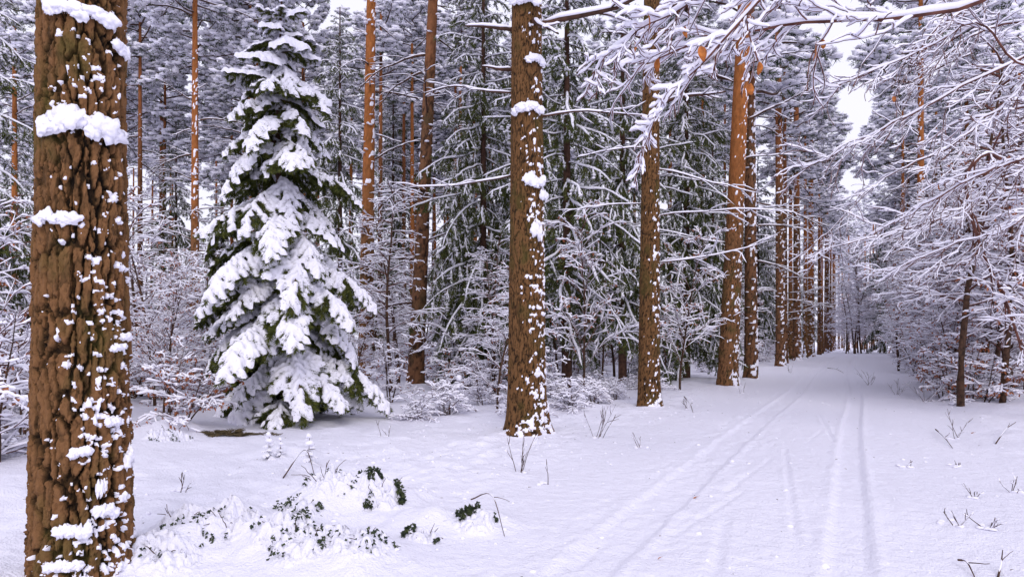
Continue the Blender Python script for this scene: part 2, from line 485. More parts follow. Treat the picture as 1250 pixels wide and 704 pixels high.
def dead_branch(rng, L, r, up=.15, droop=.12, twigs=5, snow_w=.03, snow_h=.035, n=8, sub=True):
    """bare limb along +X with a few twigs; returns wood and snow builders"""
    w, s = MB(), MB()
    m = grow((0, 0, 0), (1, 0, up), L, rng, n, droop, .10)
    R = np.linspace(r, r * .3, n)
    tubes(w, m, R, 6)
    snow_strips(s, m, np.linspace(snow_w, snow_w * .5, n), np.linspace(snow_h, snow_h * .6, n), rng, off=R[None] * .55)
    P = []
    for k in range(twigs):
        t = .25 + .7 * (k + rng.random() * .6) / max(twigs, 1)
        p, d = at_path(m, min(t, .97))
        side = norm(np.cross(d, UP)) * (1 if k % 2 else -1)
        P.append(grow(p, norm(d * .7 + side * .8 + UP * rng.normal() * .15), L * (.42 - .25 * t) * (.6 + .8 * rng.random()), rng, 6, .25, .14))
    if P:
        P = np.array(P); rr = np.linspace(r * .35, r * .15, 6)[None].repeat(len(P), 0)
        tubes(w, P, rr, 4); snow_strips(s, P, snow_w * .55, snow_h * .6, rng, off=rr * .5)
    return w, s
def rotz(a): return np.array([[math.cos(a), -math.sin(a), 0], [math.sin(a), math.cos(a), 0], [0, 0, 1]])
def roty(a): return np.array([[math.cos(a), 0, math.sin(a)], [0, 1, 0], [-math.sin(a), 0, math.cos(a)]])

# repeats are told apart by counting along the picture from one landmark to the next
ANCHORS = [(-400, "the picture edge"), (100, "the big near trunk"), (238, "the straight orange pine"), (350, "the young spruce"), (446, "the arching-branched pine"), (507, "the slanting pine"),
           (643, "the middle trunk"), (792, "the third roadside trunk"), (888, "the leaning orange pine"), (1009, "the far roadside pine"), (1060, "the track"), (1124, "the lone orange pine"), (1175, "the thick-stemmed sapling"), (1700, "the picture edge")]
_u = "first second third fourth fifth sixth seventh eighth ninth tenth eleventh twelfth thirteenth fourteenth fifteenth sixteenth seventeenth eighteenth nineteenth".split()
ORD = _u + [w for t, th in (("twenty", "twentieth"), ("thirty", "thirtieth"), ("forty", "fortieth"), ("fifty", "fiftieth")) for w in [th] + [t + "-" + x for x in _u[:9]]]
COUNTED = {}
def counted(o, px, desc): COUNTED.setdefault(desc, []).append((px, o))
def label_counted():
    for desc, lst in COUNTED.items():
        lst.sort(key=lambda x: x[0])
        for (x0, a), (x1, b) in zip(ANCHORS[:-1], ANCHORS[1:]):
            for n, (px, o) in enumerate([q for q in lst if x0 <= q[0] < x1]):
                o["label"] = f"{desc}, {ORD[min(n, len(ORD) - 1)]} from {a} towards {b}"
# ------------------------------------------------------------------ pine crowns (shared by every pine)
def pine_crown(seed, z0, z1, spread, nb=26, clump=9, size=1.0):
    rng = np.random.default_rng(seed)
    wood, need, snow = MB(), MB(), MB()
    paths, rad, tips = [], [], []
    for b in range(nb):
        f = (b + rng.random()) / nb
        z = z0 + (z1 - z0) * f
        a = b * 2.4 + rng.normal() * .4
        L = spread * (1.0 - .55 * f) * (.55 + .6 * rng.random())
        p = grow((0, 0, z), (math.cos(a), math.sin(a), .15 + .5 * f), L, rng, 7, .10, .16)
        paths.append(p); rad.append(np.linspace(.05 * (1 - .5 * f), .015, 7))
        for k in range(int(clump * (.6 + L / spread))):
            t = .3 + .7 * rng.random() ** .7
            q, d = at_path(p, min(t, .99))
            side = norm(np.cross(d, UP)) * (1 if rng.random() < .5 else -1)
            w = grow(q, norm(d * .6 + side * .8 + UP * .2), L * .30 * (.4 + rng.random()), rng, 7, .15, .2)
            paths.append(w); rad.append(np.linspace(.016, .008, 7))
            for tt in (.35, .6, .85, 1.0):
                c, dd = at_path(w, min(tt, .99)); tips.append((c + rng.normal(size=3) * .06, dd))
    P = np.array(paths); Rr = np.array(rad)
    tubes(wood, P, Rr, 4)
    snow_strips(snow, P, .035, .04, rng, off=Rr * .5, keep=.75)
    C = np.array([t[0] for t in tips]); D = np.array([t[1] for t in tips])
    nn = 11
    B = np.repeat(C, nn, 0) + rng.normal(size=(len(C) * nn, 3)) * .05 * size
    dirs = np.repeat(D, nn, 0) * .7 + rng.normal(size=(len(C) * nn, 3)) * .75 + UP * .05
    blades(need, B, dirs, .20 * size * (.7 + .6 * rng.random(len(B))), .030 * size, rng, 0)
    sel = rng.random(len(C)) < .85
    Cs = C[sel] + UP * .05
    blobs(snow, Cs, np.stack([.16 + .13 * rng.random(len(Cs)), .13 + .11 * rng.random(len(Cs)), .06 + .06 * rng.random(len(Cs))], 1) * size, rng, ICO1, .4)
    return wood.build("limbs", TWIG), need.build("needles", PNEEDLE, smooth=False), snow.build("snow", SNOW)

PINE_CROWNS = [pine_crown(100 + i, 0, h, s, nb, cl) for i, (h, s, nb, cl) in
               enumerate([(8, 3.0, 34, 8), (9, 2.6, 36, 8), (7, 3.4, 32, 9), (10, 2.9, 38, 8)])]

def pine_lower(seed, z0, z1, R, n=12):
    """dead snowy side branches and stubs up the bare stem"""
    rng = np.random.default_rng(seed); w, s = MB(), MB()
    for k in range(n):
        z = z0 + (z1 - z0) * (k + rng.random()) / n; a = rng.random() * 6.283
        L = .35 + 2.0 * rng.random() ** 1.6
        bw, bs = dead_branch(rng, L, .018 + .008 * L, .1 + .3 * rng.random(), .18, 5 if L > .8 else 2, .03, .035)
        off = np.array([math.cos(a), math.sin(a), 0]) * R * .8 + UP * z
        w.merge(bw, rotz(a), off); s.merge(bs, rotz(a), off)
    m = int(n * 9)
    z = z0 * .2 + (z1 - z0 * .2) * rng.random(m); a = rng.random(m) * 6.283
    C = np.stack([np.cos(a) * R * .98, np.sin(a) * R * .98, z], 1)
    blobs(s, C, np.stack([.03 + .05 * rng.random(m), .03 + .05 * rng.random(m), .018 + .03 * rng.random(m)], 1), rng, ICO1, .3)
    return w.build("dead_branches", TWIG), s.build("snow", SNOW)
def _db(i):
    rng = np.random.default_rng(340 + i); L = [.5, 1.0, 1.6, 2.2, 2.8][i % 5]
    w, s = dead_branch(rng, L, .018 + .008 * L, .1 + .3 * rng.random(), .18, 2 + int(3 * L), .032, .038); return w.build("branch", TWIG), s.build("snow", SNOW)
DEAD = [_db(i) for i in range(10)]
def bare_branches(t, seed, z0, z1, R, n):
    """single dead branches, each a part with its snow, for pines that stand clear"""
    rng = np.random.default_rng(seed)
    for k in range(n):
        z = z0 + (z1 - z0) * (k + rng.random()) / n; a = rng.random() * 6.283; j = int(rng.integers(10))
        o = part("branch", DEAD[j][0], t, loc=(math.cos(a) * R * .8, math.sin(a) * R * .8, z), rot=(0, rng.normal() * .15, a)); part("snow", DEAD[j][1], o, "stuff")
def stem_snow(seed, z0, z1, R, m):
    rng = np.random.default_rng(seed); s = MB(); z = z0 + (z1 - z0) * rng.random(m); a = rng.random(m) * 6.283
    blobs(s, np.stack([np.cos(a) * R, np.sin(a) * R, z], 1), np.stack([.03 + .05 * rng.random(m), .03 + .05 * rng.random(m), .018 + .03 * rng.random(m)], 1), rng, ICO1, .3)
    return s.build("snow", SNOW)
STEM_SNOW = [stem_snow(360 + i, .5, 14, .19, 130) for i in range(2)]

FOREST_PINES = []
for i in range(4):
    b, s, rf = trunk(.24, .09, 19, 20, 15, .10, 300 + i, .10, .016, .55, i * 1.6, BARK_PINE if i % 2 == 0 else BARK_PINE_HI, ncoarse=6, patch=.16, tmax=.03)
    w2, s2 = pine_lower(320 + i, 2.5, 12.5, .19, 16)
    FOREST_PINES.append((b, s, w2, s2))
def forest_pine(px, depth, diam, label, k, lean=0.0, group=None, crown_z=12.0, rz=None, name="pine_tree", cs_=1.0):
    u, v = place(px, depth)
    s = diam / .48
    t = thing(name, (u, v, GZ(u, v) - .05), 0, label, "pine tree", group)
    # lean is measured in the picture: metres sideways per metre of height
    t.rotation_euler = (0, lean * _c, 0)
    b, sn, w2, s2 = FOREST_PINES[k % 4]
    sz = max(.8, 1.0)
    o = part("trunk", b, t, rot=(0, 0, rz if rz is not None else k * 1.3)); o.scale = (s, s, sz)
    o2 = part("snow", sn, t, "stuff", rot=(0, 0, rz if rz is not None else k * 1.3)); o2.scale = (s, s, sz)
    if group:
        for nm, me in (("dead_branches", w2), ("snow", s2)):
            q = part(nm, me, t, "stuff", rot=(0, 0, k * 2.1)); q.scale = (max(s, .8), max(s, .8), 1)
    else:
        bare_branches(t, 1000 + k + int(px), 2.5, min(crown_z + 1, 13), diam * .4, 15)
        q = part("snow", STEM_SNOW[k % 2], t, "stuff", rot=(0, 0, k)); q.scale = (s, s, 1)
    cw, cn, cs = PINE_CROWNS[k % 4]
    cr = part("crown", cn, t, loc=(0, 0, crown_z), rot=(0, 0, k * 1.7), scale=cs_)
    part("limbs", cw, cr); part("snow", cs, cr, "stuff")
    if group: counted(t, px, label)
    return t

# ------------------------------------------------------------------ spruce branches
def snow_pad(mb, P, r, res, thick, rng, mi=0):
    """one continuous lumpy pad over the points P of a spray (plan view), fingered where the twigs end"""
    lo = P[:, :2].min(0) - r * 2; hi = P[:, :2].max(0) + r * 2
    xs = np.arange(lo[0], hi[0] + res, res); ys = np.arange(lo[1], hi[1] + res, res)
    X, Y = np.meshgrid(xs, ys, indexing='ij'); G = np.stack([X.ravel(), Y.ravel()], 1)
    zb = np.zeros(len(G)); D = np.full(len(G), -1.)
    for c in range(0, len(G), 4000):
        g = G[c:c + 4000]
        d2 = ((g[:, None] - P[None, :, :2]) ** 2).sum(-1)
        w = np.exp(-d2 / (r * r)) + 1e-12
        zb[c:c + 4000] = (w * P[:, 2]).sum(1) / w.sum(1)
        D[c:c + 4000] = 1 - d2.min(1) / (1.5 * r) ** 2
    nz = fbm(np.stack([G[:, 0], G[:, 1], 0 * zb], 1) * 9 + rng.random(3) * 50, 2, 3)
    Dn = D + .28 * nz
    top = zb + thick * np.where(Dn > 0, np.sqrt(np.clip(Dn, 0, 1)), -.35) * (1 + .35 * nz)
    V = np.column_stack([G, top]); ny = len(ys)
    i, j = np.meshgrid(np.arange(len(xs) - 1), np.arange(ny - 1), indexing='ij'); a = i * ny + j
    Q = np.stack([a, a + ny, a + ny + 1, a + 1], -1).reshape(-1, 4)
    Q = Q[(Dn[Q] > 0).any(1)]
    used, inv = np.unique(Q, return_inverse=True)
    mb.add(V[used], inv.reshape(-1, 4), mi)

def spruce_branch(L, seed, droop=.5, hang=.6, snow_r=.045, thick=.05, res=.022, needle=.035, dens=170, tw_step=.075, cover=.85, width=.42, up0=.25):
    rng = np.random.default_rng(seed); fol, snow = MB(), MB()
    main = grow((0, 0, 0), (1, 0, up0), L, rng, 10, droop / L, .05 if dens > 100 else .13)
    tubes(fol, main, np.linspace(.010 + .008 * L, .003, 10), 5, 0)
    tw, cov = [], []
    n = int(L / tw_step)
    for k in range(n):
        t = .10 + .88 * (k + rng.random() * .5) / n
        p, d = at_path(main, min(t, .985))
        side = norm(np.cross(d, UP)) * (1 if k % 2 else -1)
        l = L * width * (1.02 - t) ** .75 * min(1, .35 + t * 2.2) * (.7 + .5 * rng.random()) + .05
        w = grow(p, norm(d * .75 + side * .85 - UP * hang * .3), l, rng, 7, hang / max(l, .2) * .9, .07)
        tw.append(w); cw = rng.random() < cover; cov.append(cw)
        if l > .22:
            sp = .09 if dens > 100 else .14
            for q in range(int(l / sp)):
                tt = .2 + .75 * (q + rng.random() * .5) / max(1, int(l / sp))
                pp, dd = at_path(w, min(tt, .98)); s2 = norm(np.cross(dd, UP)) * (1 if q % 2 else -1)
                tw.append(grow(pp, norm(dd * .8 + s2 * .7 - UP * hang * .3), l * .42 * (1.05 - tt) + .04, rng, 7, hang * 1.2 / max(l, .2), .08)); cov.append(cw and rng.random() < cover)
    T = np.array(tw)
    if dens > 100: tubes(fol, T, np.linspace(.005, .002, 7)[None].repeat(len(T), 0), 3, 0)
    else: tubes(fol, T[:, ::3], np.linspace(.006, .003, 3)[None].repeat(len(T), 0), 3, 0)
    allp = np.concatenate([T, main[[0, 2, 4, 5, 7, 8, 9]][None]])
    seglen = np.linalg.norm(np.diff(allp, axis=1), axis=-1).sum(1)
    cnt = np.maximum(3, (seglen * dens).astype(int))
    idx = np.repeat(np.arange(len(allp)), cnt); t = rng.random(len(idx)) * 5.999; i = t.astype(int); f = (t - i)[:, None]
    B = allp[idx, i] * (1 - f) + allp[idx, i + 1] * f
    Dv = norm(allp[idx, i + 1] - allp[idx, i])
    rad = rng.normal(size=B.shape); rad[:, 2] = rad[:, 2] * .8 - .25
    rad -= Dv * (rad * Dv).sum(1, keepdims=True)
    blades(fol, B, Dv * .75 + norm(rad) * .8, needle * (.7 + .6 * rng.random(len(B))), needle * .22, rng, 1)
    S = allp[np.array(cov + [True])]
    S = S[:, :5 if L > 1 else 7].reshape(-1, 3)
    if dens > 100: snow_pad(snow, S, snow_r, res, thick, rng)
    else:
        Ts = T[np.array(cov)][:, [0, 2, 4, 6]]
        snow_strips(snow, Ts, snow_r, thick, rng, cling=.45); snow_strips(snow, main, snow_r * 1.1, thick, rng)
        c = Ts[:, 1:3].reshape(-1, 3); c = c[rng.random(len(c)) < .35]
        blobs(snow, c + UP * .01, np.stack([.03 + .05 * rng.random(len(c)), .03 + .03 * rng.random(len(c)), .02 + .03 * rng.random(len(c))], 1), rng, ICO1, .4)
    return fol, snow

def build_pair(fs): return fs[0].build("branch", [TWIG, NEEDLE], smooth=False), fs[1].build("snow", SNOW)

# ------------------------------------------------------------------ the young snow-laden spruce left of the middle trunk
HB = {}
for i, (L, dr) in enumerate([(.45, .30), (.8, .6), (1.2, .9), (1.2, 1.05), (1.6, 1.0), (1.6, 1.2), (1.9, 1.1), (1.9, 1.3)]):
    HB[i] = (L, build_pair(spruce_branch(L, 500 + i, dr, .75 if L > 1 else .6, .029 if L > 1 else .044, .065, .015, .070, 330, .078, .80 if L > 1 else 1.0, .40)))
def young_spruce():
    px, d = 343, 12.6
    u, v = place(px, d)
    t = thing("spruce_tree", (u, v, GZ(u, v) - .05), 0, "young spruce with drooping fans of thick snow, standing before the forest edge", "spruce tree")
    H = 7.75; rng = np.random.default_rng(77)
    mb = MB(); zz = np.linspace(-.2, H, 24)
    pth = np.stack([.05 * np.sin(zz * .8), .04 * np.cos(zz * .7), zz], 1); tubes(mb, pth, np.linspace(.10, .012, 24), 10)
    part("trunk", mb.build("trunk", TWIG), t)
    def reach(z):
        return float(np.interp(z, [.2, .7, 1.5, 3.3, 4.3, 5.2, 6.2, 7.1, 7.7], [1.5, 1.75, 1.85, 1.78, 1.62, 1.40, 1.05, .62, .18]))
    z = .55; k = 0; a0 = 0
    while z < H - .25:
        nb = 5
        a0 += .61
        for b in range(nb):
            zb = z + rng.normal() * .10
            a = a0 + b * 6.283 / nb + rng.normal() * .16
            L = reach(zb) * (.78 + .55 * rng.random())
            j = min(HB, key=lambda q: abs(HB[q][0] - L) + .08 * ((q + b) % 2))
            tilt = float(np.interp(zb, [0, 1.2, 3, 5, 7, 7.7], [.15, .38, .42, .34, .16, -.45])) + rng.normal() * .13
            s = L / HB[j][0]
            br = part("branch", HB[j][1][0], t, loc=(.05 * math.sin(zb * .8), .04 * math.cos(zb * .7), zb), rot=(rng.normal() * .2, tilt, a), scale=s)
            part("snow", HB[j][1][1], br, "stuff")
        z += .42 if z < 5 else .33
        k += 1
    mb = MB(); tubes(mb, [(0, 0, H - .35), (0, 0, H - .1), (.01, 0, H + .25)], [.012, .009, .004], 5)
    part("leader", mb.build("leader", TWIG), t)
    mb = MB(); blobs(mb, [(0, 0, H - .15), (0, 0, H + .02), (0, .01, H + .2)], np.array([[.055, .055, .07], [.045, .04, .06], [.03, .03, .05]]), rng, ICO2)
    part("snow", mb.build("snow", SNOW), t, "stuff")
    # brown needle litter kept bare beneath the skirt
    uu, vv = ground_at(285, 533)
    mb = MB(); m = 1500; ang = rng.random(m) * 6.283; rr = np.sqrt(rng.random(m)) * (.75 + .35 * np.sin(ang * 3 + 1) + .2 * np.sin(ang * 7))
    B = np.stack([uu + rr * np.cos(ang) * .7, vv + rr * np.sin(ang) * .36, 0 * ang], 1)
    B[:, 2] = relief(B[:, 0], B[:, 1]) + .012
    blades(mb, B, np.stack([np.cos(ang * 7), np.sin(ang * 7), .12 + .1 * rng.random(m)], 1), .10, .016, rng)
    o = bpy.data.objects.new("needle_litter", mb.build("needle_litter", LITTER, False)); COL.objects.link(o)
    o["kind"] = "stuff"; o["label"] = "brown bare needle litter under the young spruce"; o["category"] = "litter"
young_spruce()

# ------------------------------------------------------------------ big old spruces behind the row
LODB = [spruce_branch(L, 600 + i, dr, hg, .036, .05, .042, .115, 62, .15, cv, .36, .1) for i, (L, dr, hg, cv) in
        enumerate([(1.0, .4, 1.1, .7), (1.7, .7, 1.6, .68), (2.4, .9, 1.9, .66), (2.4, .7, 2.3, .62), (3.0, 1.1, 2.0, .66)])]
LODL = [1.0, 1.7, 2.4, 2.4, 3.0]
def old_spruce_mesh(seed, H, reach, z0, step):
    rng = np.random.default_rng(seed); fol, snow, tr = MB(), MB(), MB()
    tubes(tr, np.stack([0 * np.linspace(0, H, 14), 0 * np.linspace(0, H, 14), np.linspace(-.2, H, 14)], 1), np.linspace(.15, .02, 14), 10)
    z, a0 = z0, 0
    while z < H - .3:
        f = (z - z0) / (H - z0); a0 += 1.0
        for b in range(5):
            L = reach * (1 - f) ** .75 * (.65 + .5 * rng.random()) + .25
            j = int(np.argmin([abs(x - L) + .15 * rng.random() for x in LODL])); s = L / LODL[j]
            M = rotz(a0 + b * 1.2566 + rng.normal() * .2) @ roty(float(np.interp(f, [0, .5, 1], [.22, .1, -.5])) + rng.normal() * .2)
            zz = np.array([0, 0, z + rng.normal() * .15])
            fol.merge(LODB[j][0], M, zz, s); snow.merge(LODB[j][1], M, zz, s)
        z += step * (1 - .4 * f)
    return tr.build("trunk", TWIG), fol.build("crown", [TWIG, NEEDLE_OLD], False), snow.build("snow", SNOW)
OLD = [old_spruce_mesh(700, 15, 3.0, 2.3, .64), old_spruce_mesh(701, 17, 3.2, 1.6, .66)]
def old_spruce(px, d, k, rz, s, label, group=None):
    u, v = place(px, d)
    t = thing("spruce_tree", (u, v, GZ(u, v) - .05), rz, label, "spruce tree", group, s)
    part("trunk", OLD[k][0], t); c = part("crown", OLD[k][1], t); part("snow", OLD[k][2], c, "stuff")
    if group: counted(t, px, label)
old_spruce(692, 18.5, 0, .4, 1.0, "tall dark spruce with hanging branches behind the middle trunk")
old_spruce(590, 21.5, 1, 1.4, .95, "tall spruce with drooping snowy branches between the slanting pine and the middle trunk")
old_spruce(838, 26.0, 1, 2.6, 1.0, "tall spruce with snow-bent branches between the third and fourth roadside trunks")
old_spruce(760, 24.0, 0, 3.3, 1.05, "dense spruce behind the third roadside trunk")
old_spruce(-50, 14.5, 1, .2, .8, "dark spruce at the picture edge behind the big near trunk")
old_spruce(415, 31.0, 0, .9, 1.1, "tall spruce standing behind the young snowy spruce")
for i, (px, d, k) in enumerate([(100, 33, 1), (215, 44, 0), (330, 48, 1), (560, 38, 0), (660, 34, 1), (730, 40, 0), (870, 42, 1), (925, 55, 0), (480, 46, 1), (20, 40, 0), (1080, 75, 1), (1150, 52, 0), (1205, 38, 1), (985, 90, 0), (620, 52, 1), (270, 60, 1), (938, 84, 1), (905, 64, 0), (860, 52, 1)]):
    old_spruce(px, d, k, i * 1.1, 1.0 + .1 * (i % 3), "distant tall spruce", "spruces deep in the forest")

# ------------------------------------------------------------------ the roadside row
CAMDIR = YAW + math.pi / 2   # heading of the optical axis
def toward(px, d, extra=0):
    u, v = place(px, d); return math.atan2(-v, -u) + extra
def row_tree(px, d, R0, Htop, label, nth, zf, dz, cell, amp, snow_amt, seed, extra, bark, lean=0.0, crown=None, cat="pine tree", name="pine_tree", sink=.03, leany=0.0, **kw):
    u, v = place(px, d)
    t = thing(name, (u, v, GZ(u, v) - sink), 0, label, cat)
    t.rotation_euler = (-lean * _s, lean * _c, 0)
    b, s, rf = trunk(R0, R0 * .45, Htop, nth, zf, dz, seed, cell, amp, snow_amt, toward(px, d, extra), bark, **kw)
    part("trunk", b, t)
    if s: part("snow", s, t, "stuff")
    if crown is not None:
        k, cz, cscale = crown
        cw, cn, cs = PINE_CROWNS[k]
        c = part("crown", cn, t, loc=(0, 0, cz), rot=(0, 0, seed), scale=cscale); part("limbs", cw, c); part("snow", cs, c, "stuff")
    return t
def limb(t, az, z, R, L, r, seed, up=.2, droop=.1, twigs=5, sw=.05, sh=.05):
    rng = np.random.default_rng(seed)
    w, s = dead_branch(rng, L, r, up, droop, twigs, sw, sh, 9)
    o = part("branch", w.build("branch", TWIG), t, loc=(math.cos(az) * R * .85, math.sin(az) * R * .85, z), rot=(0, 0, az))
    part("snow", s.build("snow", SNOW), o, "stuff")
def snow_clump(t, az, z, R, w, h, seed, n=5, depth=.05):
    """thick cushion of snow lodged on the bark"""
    rng = np.random.default_rng(seed); mb = MB()
    a = az + (np.linspace(-.5, .5, n) + (rng.random(n) - .5) * .5 / n) * w * .8 / R; C = np.stack([np.cos(a) * (R + .012), np.sin(a) * (R + .012), z + (rng.random(n) - .5) * h * .5], 1)
    mb2 = MB(); S = np.stack([w / n * (.9 + .5 * rng.random(n)), np.full(n, depth) * (.7 + .5 * rng.random(n)), h * (.35 + .3 * rng.random(n))], 1)
    v, f = ICO3
    for c, s_, aa in zip(C, S, a):
        k = 1 + .55 * fbm(v * 1.9 + rng.random(3) * 40, 4, 9)
        tan = np.array([-math.sin(aa), math.cos(aa), 0]); out = np.array([math.cos(aa), math.sin(aa), 0])
        q = v * k[:, None] * s_
        mb.add(c + q[:, :1] * tan + q[:, 1:2] * out + q[:, 2:] * UP, f)
    part("snow_clump", mb.build("snow_clump", SNOW), t)

# near trunk at the picture's edge
A = row_tree(100, 4.22, .272, 15, "huge near pine trunk with deeply furrowed bark and clumps of snow", 260, 4.0, .009, .062, .052, .32, 11, .35, BARK_BIG,
             crown=(0, 11, 1.0), flare=.03, base_snow=.7, patch=.045, tmax=.011)
fA = toward(100, 4.22)
for (px, py, w, h, n) in [(100, 148, .50, .12, 9), (70, 265, .25, .07, 7), (100, 8, .40, .08, 9), (148, 38, .10, .08, 3), (90, 650, .20, .07, 8), (125, 630, .12, .06, 5), (135, 520, .08, .05, 4),
                          (98, 552, .10, .05, 4), (140, 425, .07, .04, 3), (120, 600, .04, .07, 4), (150, 410, .06, .05, 3), (152, 570, .06, .10, 4), (80, 690, .18, .05, 7)]:
    ang = fA + math.asin(max(-.93, min(.93, (px - 100) / 60)))
    zc = height_at(py, 4.22 - .27) - A.location.z
    snow_clump(A, ang, zc, .283 * (1 - .04 * zc), w, h, px * 7 + py, n, .023)

B = row_tree(643, 10.45, .302, 17, "stout roadside trunk in the middle, snow-speckled at its base, snowy limbs on top", 150, 7.3, .019, .045, .018, .40, 12, .9, BARK_ROW,
             crown=(1, 12, 1.0), flare=.24, patch=.08, tmax=.018)
fB = toward(643, 10.45)
zt = lambda py: height_at(py, 10.45)
limb(B, fB + 1.35, zt(40), .26, 2.3, .05, 21, .45, .05, 4, .07, .085)
limb(B, fB + .15, zt(2), .26, 1.2, .05, 22, .1, .25, 3, .06, .07)
limb(B, fB - 1.45, zt(45), .26, .75, .036, 23, .18, -.05, 0, .05, .05)
limb(B, fB - 1.6, zt(92), .27, .5, .035, 24, .15, 0, 0, .045, .035)
limb(B, fB + .5, zt(40), .27, .9, .045, 25, -.6, .6, 2, .06, .06)
limb(B, fB - 1.7, zt(120), .27, 1.6, .02, 26, .1, .05, 4, .03, .03)
limb(B, fB + 1.6, zt(150), .27, 2.0, .02, 27, .15, .05, 5, .03, .03)
limb(B, fB - 1.9, zt(220), .27, 1.9, .018, 28, -.1, .05, 5, .03, .03)
for (px, py, w, h, n) in [(655, 80, .30, .12, 6), (648, 138, .42, .12, 7), (632, 142, .12, .10, 2), (655, 225, .35, .14, 7), (668, 240, .2, .12, 4), (655, 285, .14, .18, 5), (640, 10, .4, .12, 5), (636, 522, .14, .10, 3), (660, 528, .16, .09, 3)]:
    ang = fB + math.asin(max(-.95, min(.95, (px - 643) / 23)))
    snow_clump(B, ang, zt(py) - B.location.z, .275, w, h, px * 5 + py, n, .036)

Cc = row_tree(792, 15.1, .247, 18, "roadside trunk with brown bark, third along the row from the near trunk", 90, 9.6, .03, .045, .016, .35, 13, .9, BARK_ROW,
              crown=(2, 13, 1.0), flare=.2, patch=.09, tmax=.02, lean=.007)
fC = toward(792, 15.6)
for i, (az, py, L, r) in enumerate([(1.2, 140, 1.5, .05), (-1.4, 60, 1.0, .03), (1.5, 270, 2.6, .018), (-1.6, 255, 2.0, .016), (1.4, 325, 2.4, .016), (1.2, 30, 1.6, .03), (-1.3, 190, 1.5, .018), (1.7, 215, 2.4, .018)]):
    limb(Cc, fC + az, height_at(py, 15.6), .23, L, r, 40 + i, .25 if i < 2 else .05, .05, 6, .05 if i < 2 else .035, .05 if i < 2 else .035)
D_ = row_tree(888, 22.1, .33, 21, "orange-barked pine leaning towards the track, fourth in the row", 90, 13.5, .04, .07, .020, .35, 14, .9, BARK_PINE,
              crown=(3, 14, 1.1), flare=.14, patch=.11, tmax=.025, lean=.045)
fD = toward(888, 22.7)
for i, (az, py, L, r) in enumerate([(1.4, 155, 2.2, .04), (-1.4, 235, 2.4, .022), (1.3, 265, 2.0, .02), (-1.5, 300, 3.0, .02), (1.1, 90, 2.2, .03), (-1.2, 110, 2.0, .025), (1.5, 200, 1.6, .022), (1.2, 20, 2.5, .04)]):
    limb(D_, fD + az, height_at(py, 22.7), .28, L, r, 60 + i, .2, .06, 6, .05, .05)
ROW = [(917, 25.9, .263, "slimmer dark trunk close beside the leaning orange pine", 0, 12.0, -.004), (953, 39, .29, "straight roadside pine just past the leaning orange pine's dark neighbour", 1, 15.0, -.008),
       (973, 49, .31, "roadside pine seen between two straight trunks halfway along the row", 2, 14.0, -.003), (990, 61, .33, "far roadside pine with reddish upper stem, well along the track", 3, 15.0, .0),
       (1009, 82, .36, "far roadside pine near the bend of the track", 0, 14.0, .003), (1018, 98, .32, "last clear trunk of the roadside row by the track's end", 1, 13.0, .0)]
for i, (px, d, R0, lab, k, cz, ln) in enumerate(ROW):
    t = row_tree(px, d, R0, 22, lab, 36, 16, .07, .10, .02, .55, 80 + i, .9, BARK_PINE_HI if i != 3 else BARK_PINE, crown=(k, cz - 1.5, 1.25), flare=.14, patch=.16, tmax=.04, lean=ln, ncoarse=8)
    bare_branches(t, 1100 + i, 3, cz, R0 * .9, 14); part("snow", STEM_SNOW[i % 2], t, "stuff", rot=(0, 0, i)).scale = (R0 / .2, R0 / .2, 1)
for i, (px, d) in enumerate([(1036, 105), (1046, 118), (1056, 108), (1066, 98), (1041, 135), (1051, 128), (1062, 122), (958, 44), (983, 56), (1000, 70), (1003, 76), (1014, 90), (965, 52), (1024, 115), (1028, 128), (1031, 140)]):
    forest_pine(px, d, .42, "slender far-row pine", i, 0, "slender pines of the far row", (13 + i % 3) if i > 6 else 8 + 5 * (i % 4))

# pines of the forest that the photograph shows one by one
for i, (px, d, w, lab, ln, cz) in enumerate([
        (446, 24, .58, "pine with orange stem and arching bare snowy branches right of the young spruce", .022, 14.5),
        (507, 22, .55, "dark-stemmed slanting pine between the young spruce and the middle trunk", .062, 14.5),
        (238, 30, .45, "orange-stemmed straight pine left of the young spruce", .0, 15.5),
        (171, 38, .38, "thin reddish pine just right of the big near trunk", .0, 17.0),
        (305, 34, .38, "reddish pine whose stem shows behind the young spruce's upper side", .0, 17.0),
        (493, 45, .42, "thin pale-red pine between the orange pine and the slanting pine", .0, 20.0),
        (556, 45, .42, "thin red pine between the slanting pine and the middle trunk", .0, 20.0),
        (199, 52, .36, "far thin pine between two reddish stems near the big trunk", .0, 20.0),
        (1124, 33, .46, "lone orange pine rising above the snowy saplings across the track", .0, 13.5),
        (1180, 40, .40, "slim reddish pine behind the saplings, second across the track", .0, 15.0),
        (1102, 52, .42, "slim pine close to the track, just before the lone orange pine", .0, 14.5),
        (1092, 68, .42, "farther slim pine beside the track, before the lone orange pine", .0, 14.0),
        (1148, 62, .45, "far pine between two reddish stems across the track", .0, 15.0)]):
    forest_pine(px, d, w, lab, i, ln, None, cz, cs_=1.3 if 1090 < px < 1130 else 1.0)
rng = np.random.default_rng(4242)
k = 0
for i in range(70):
    px = rng.uniform(-20, 900); d = rng.uniform(34, 85)
    if place(px, d)[0] > -6.5: continue
    forest_pine(px, d, .34 + .14 * rng.random(), "distant forest pine", i, rng.normal() * .01, "pines deep in the forest", 7.5 + d * .13 + 3 * rng.random())
for i in range(14):
    px = rng.uniform(150, 620); d = rng.uniform(44, 66)
    forest_pine(px, d, .34 + .1 * rng.random(), "distant forest pine", i + 1, rng.normal() * .01, "pines deep in the forest", 10 + 6 * rng.random(), cs_=1.2)
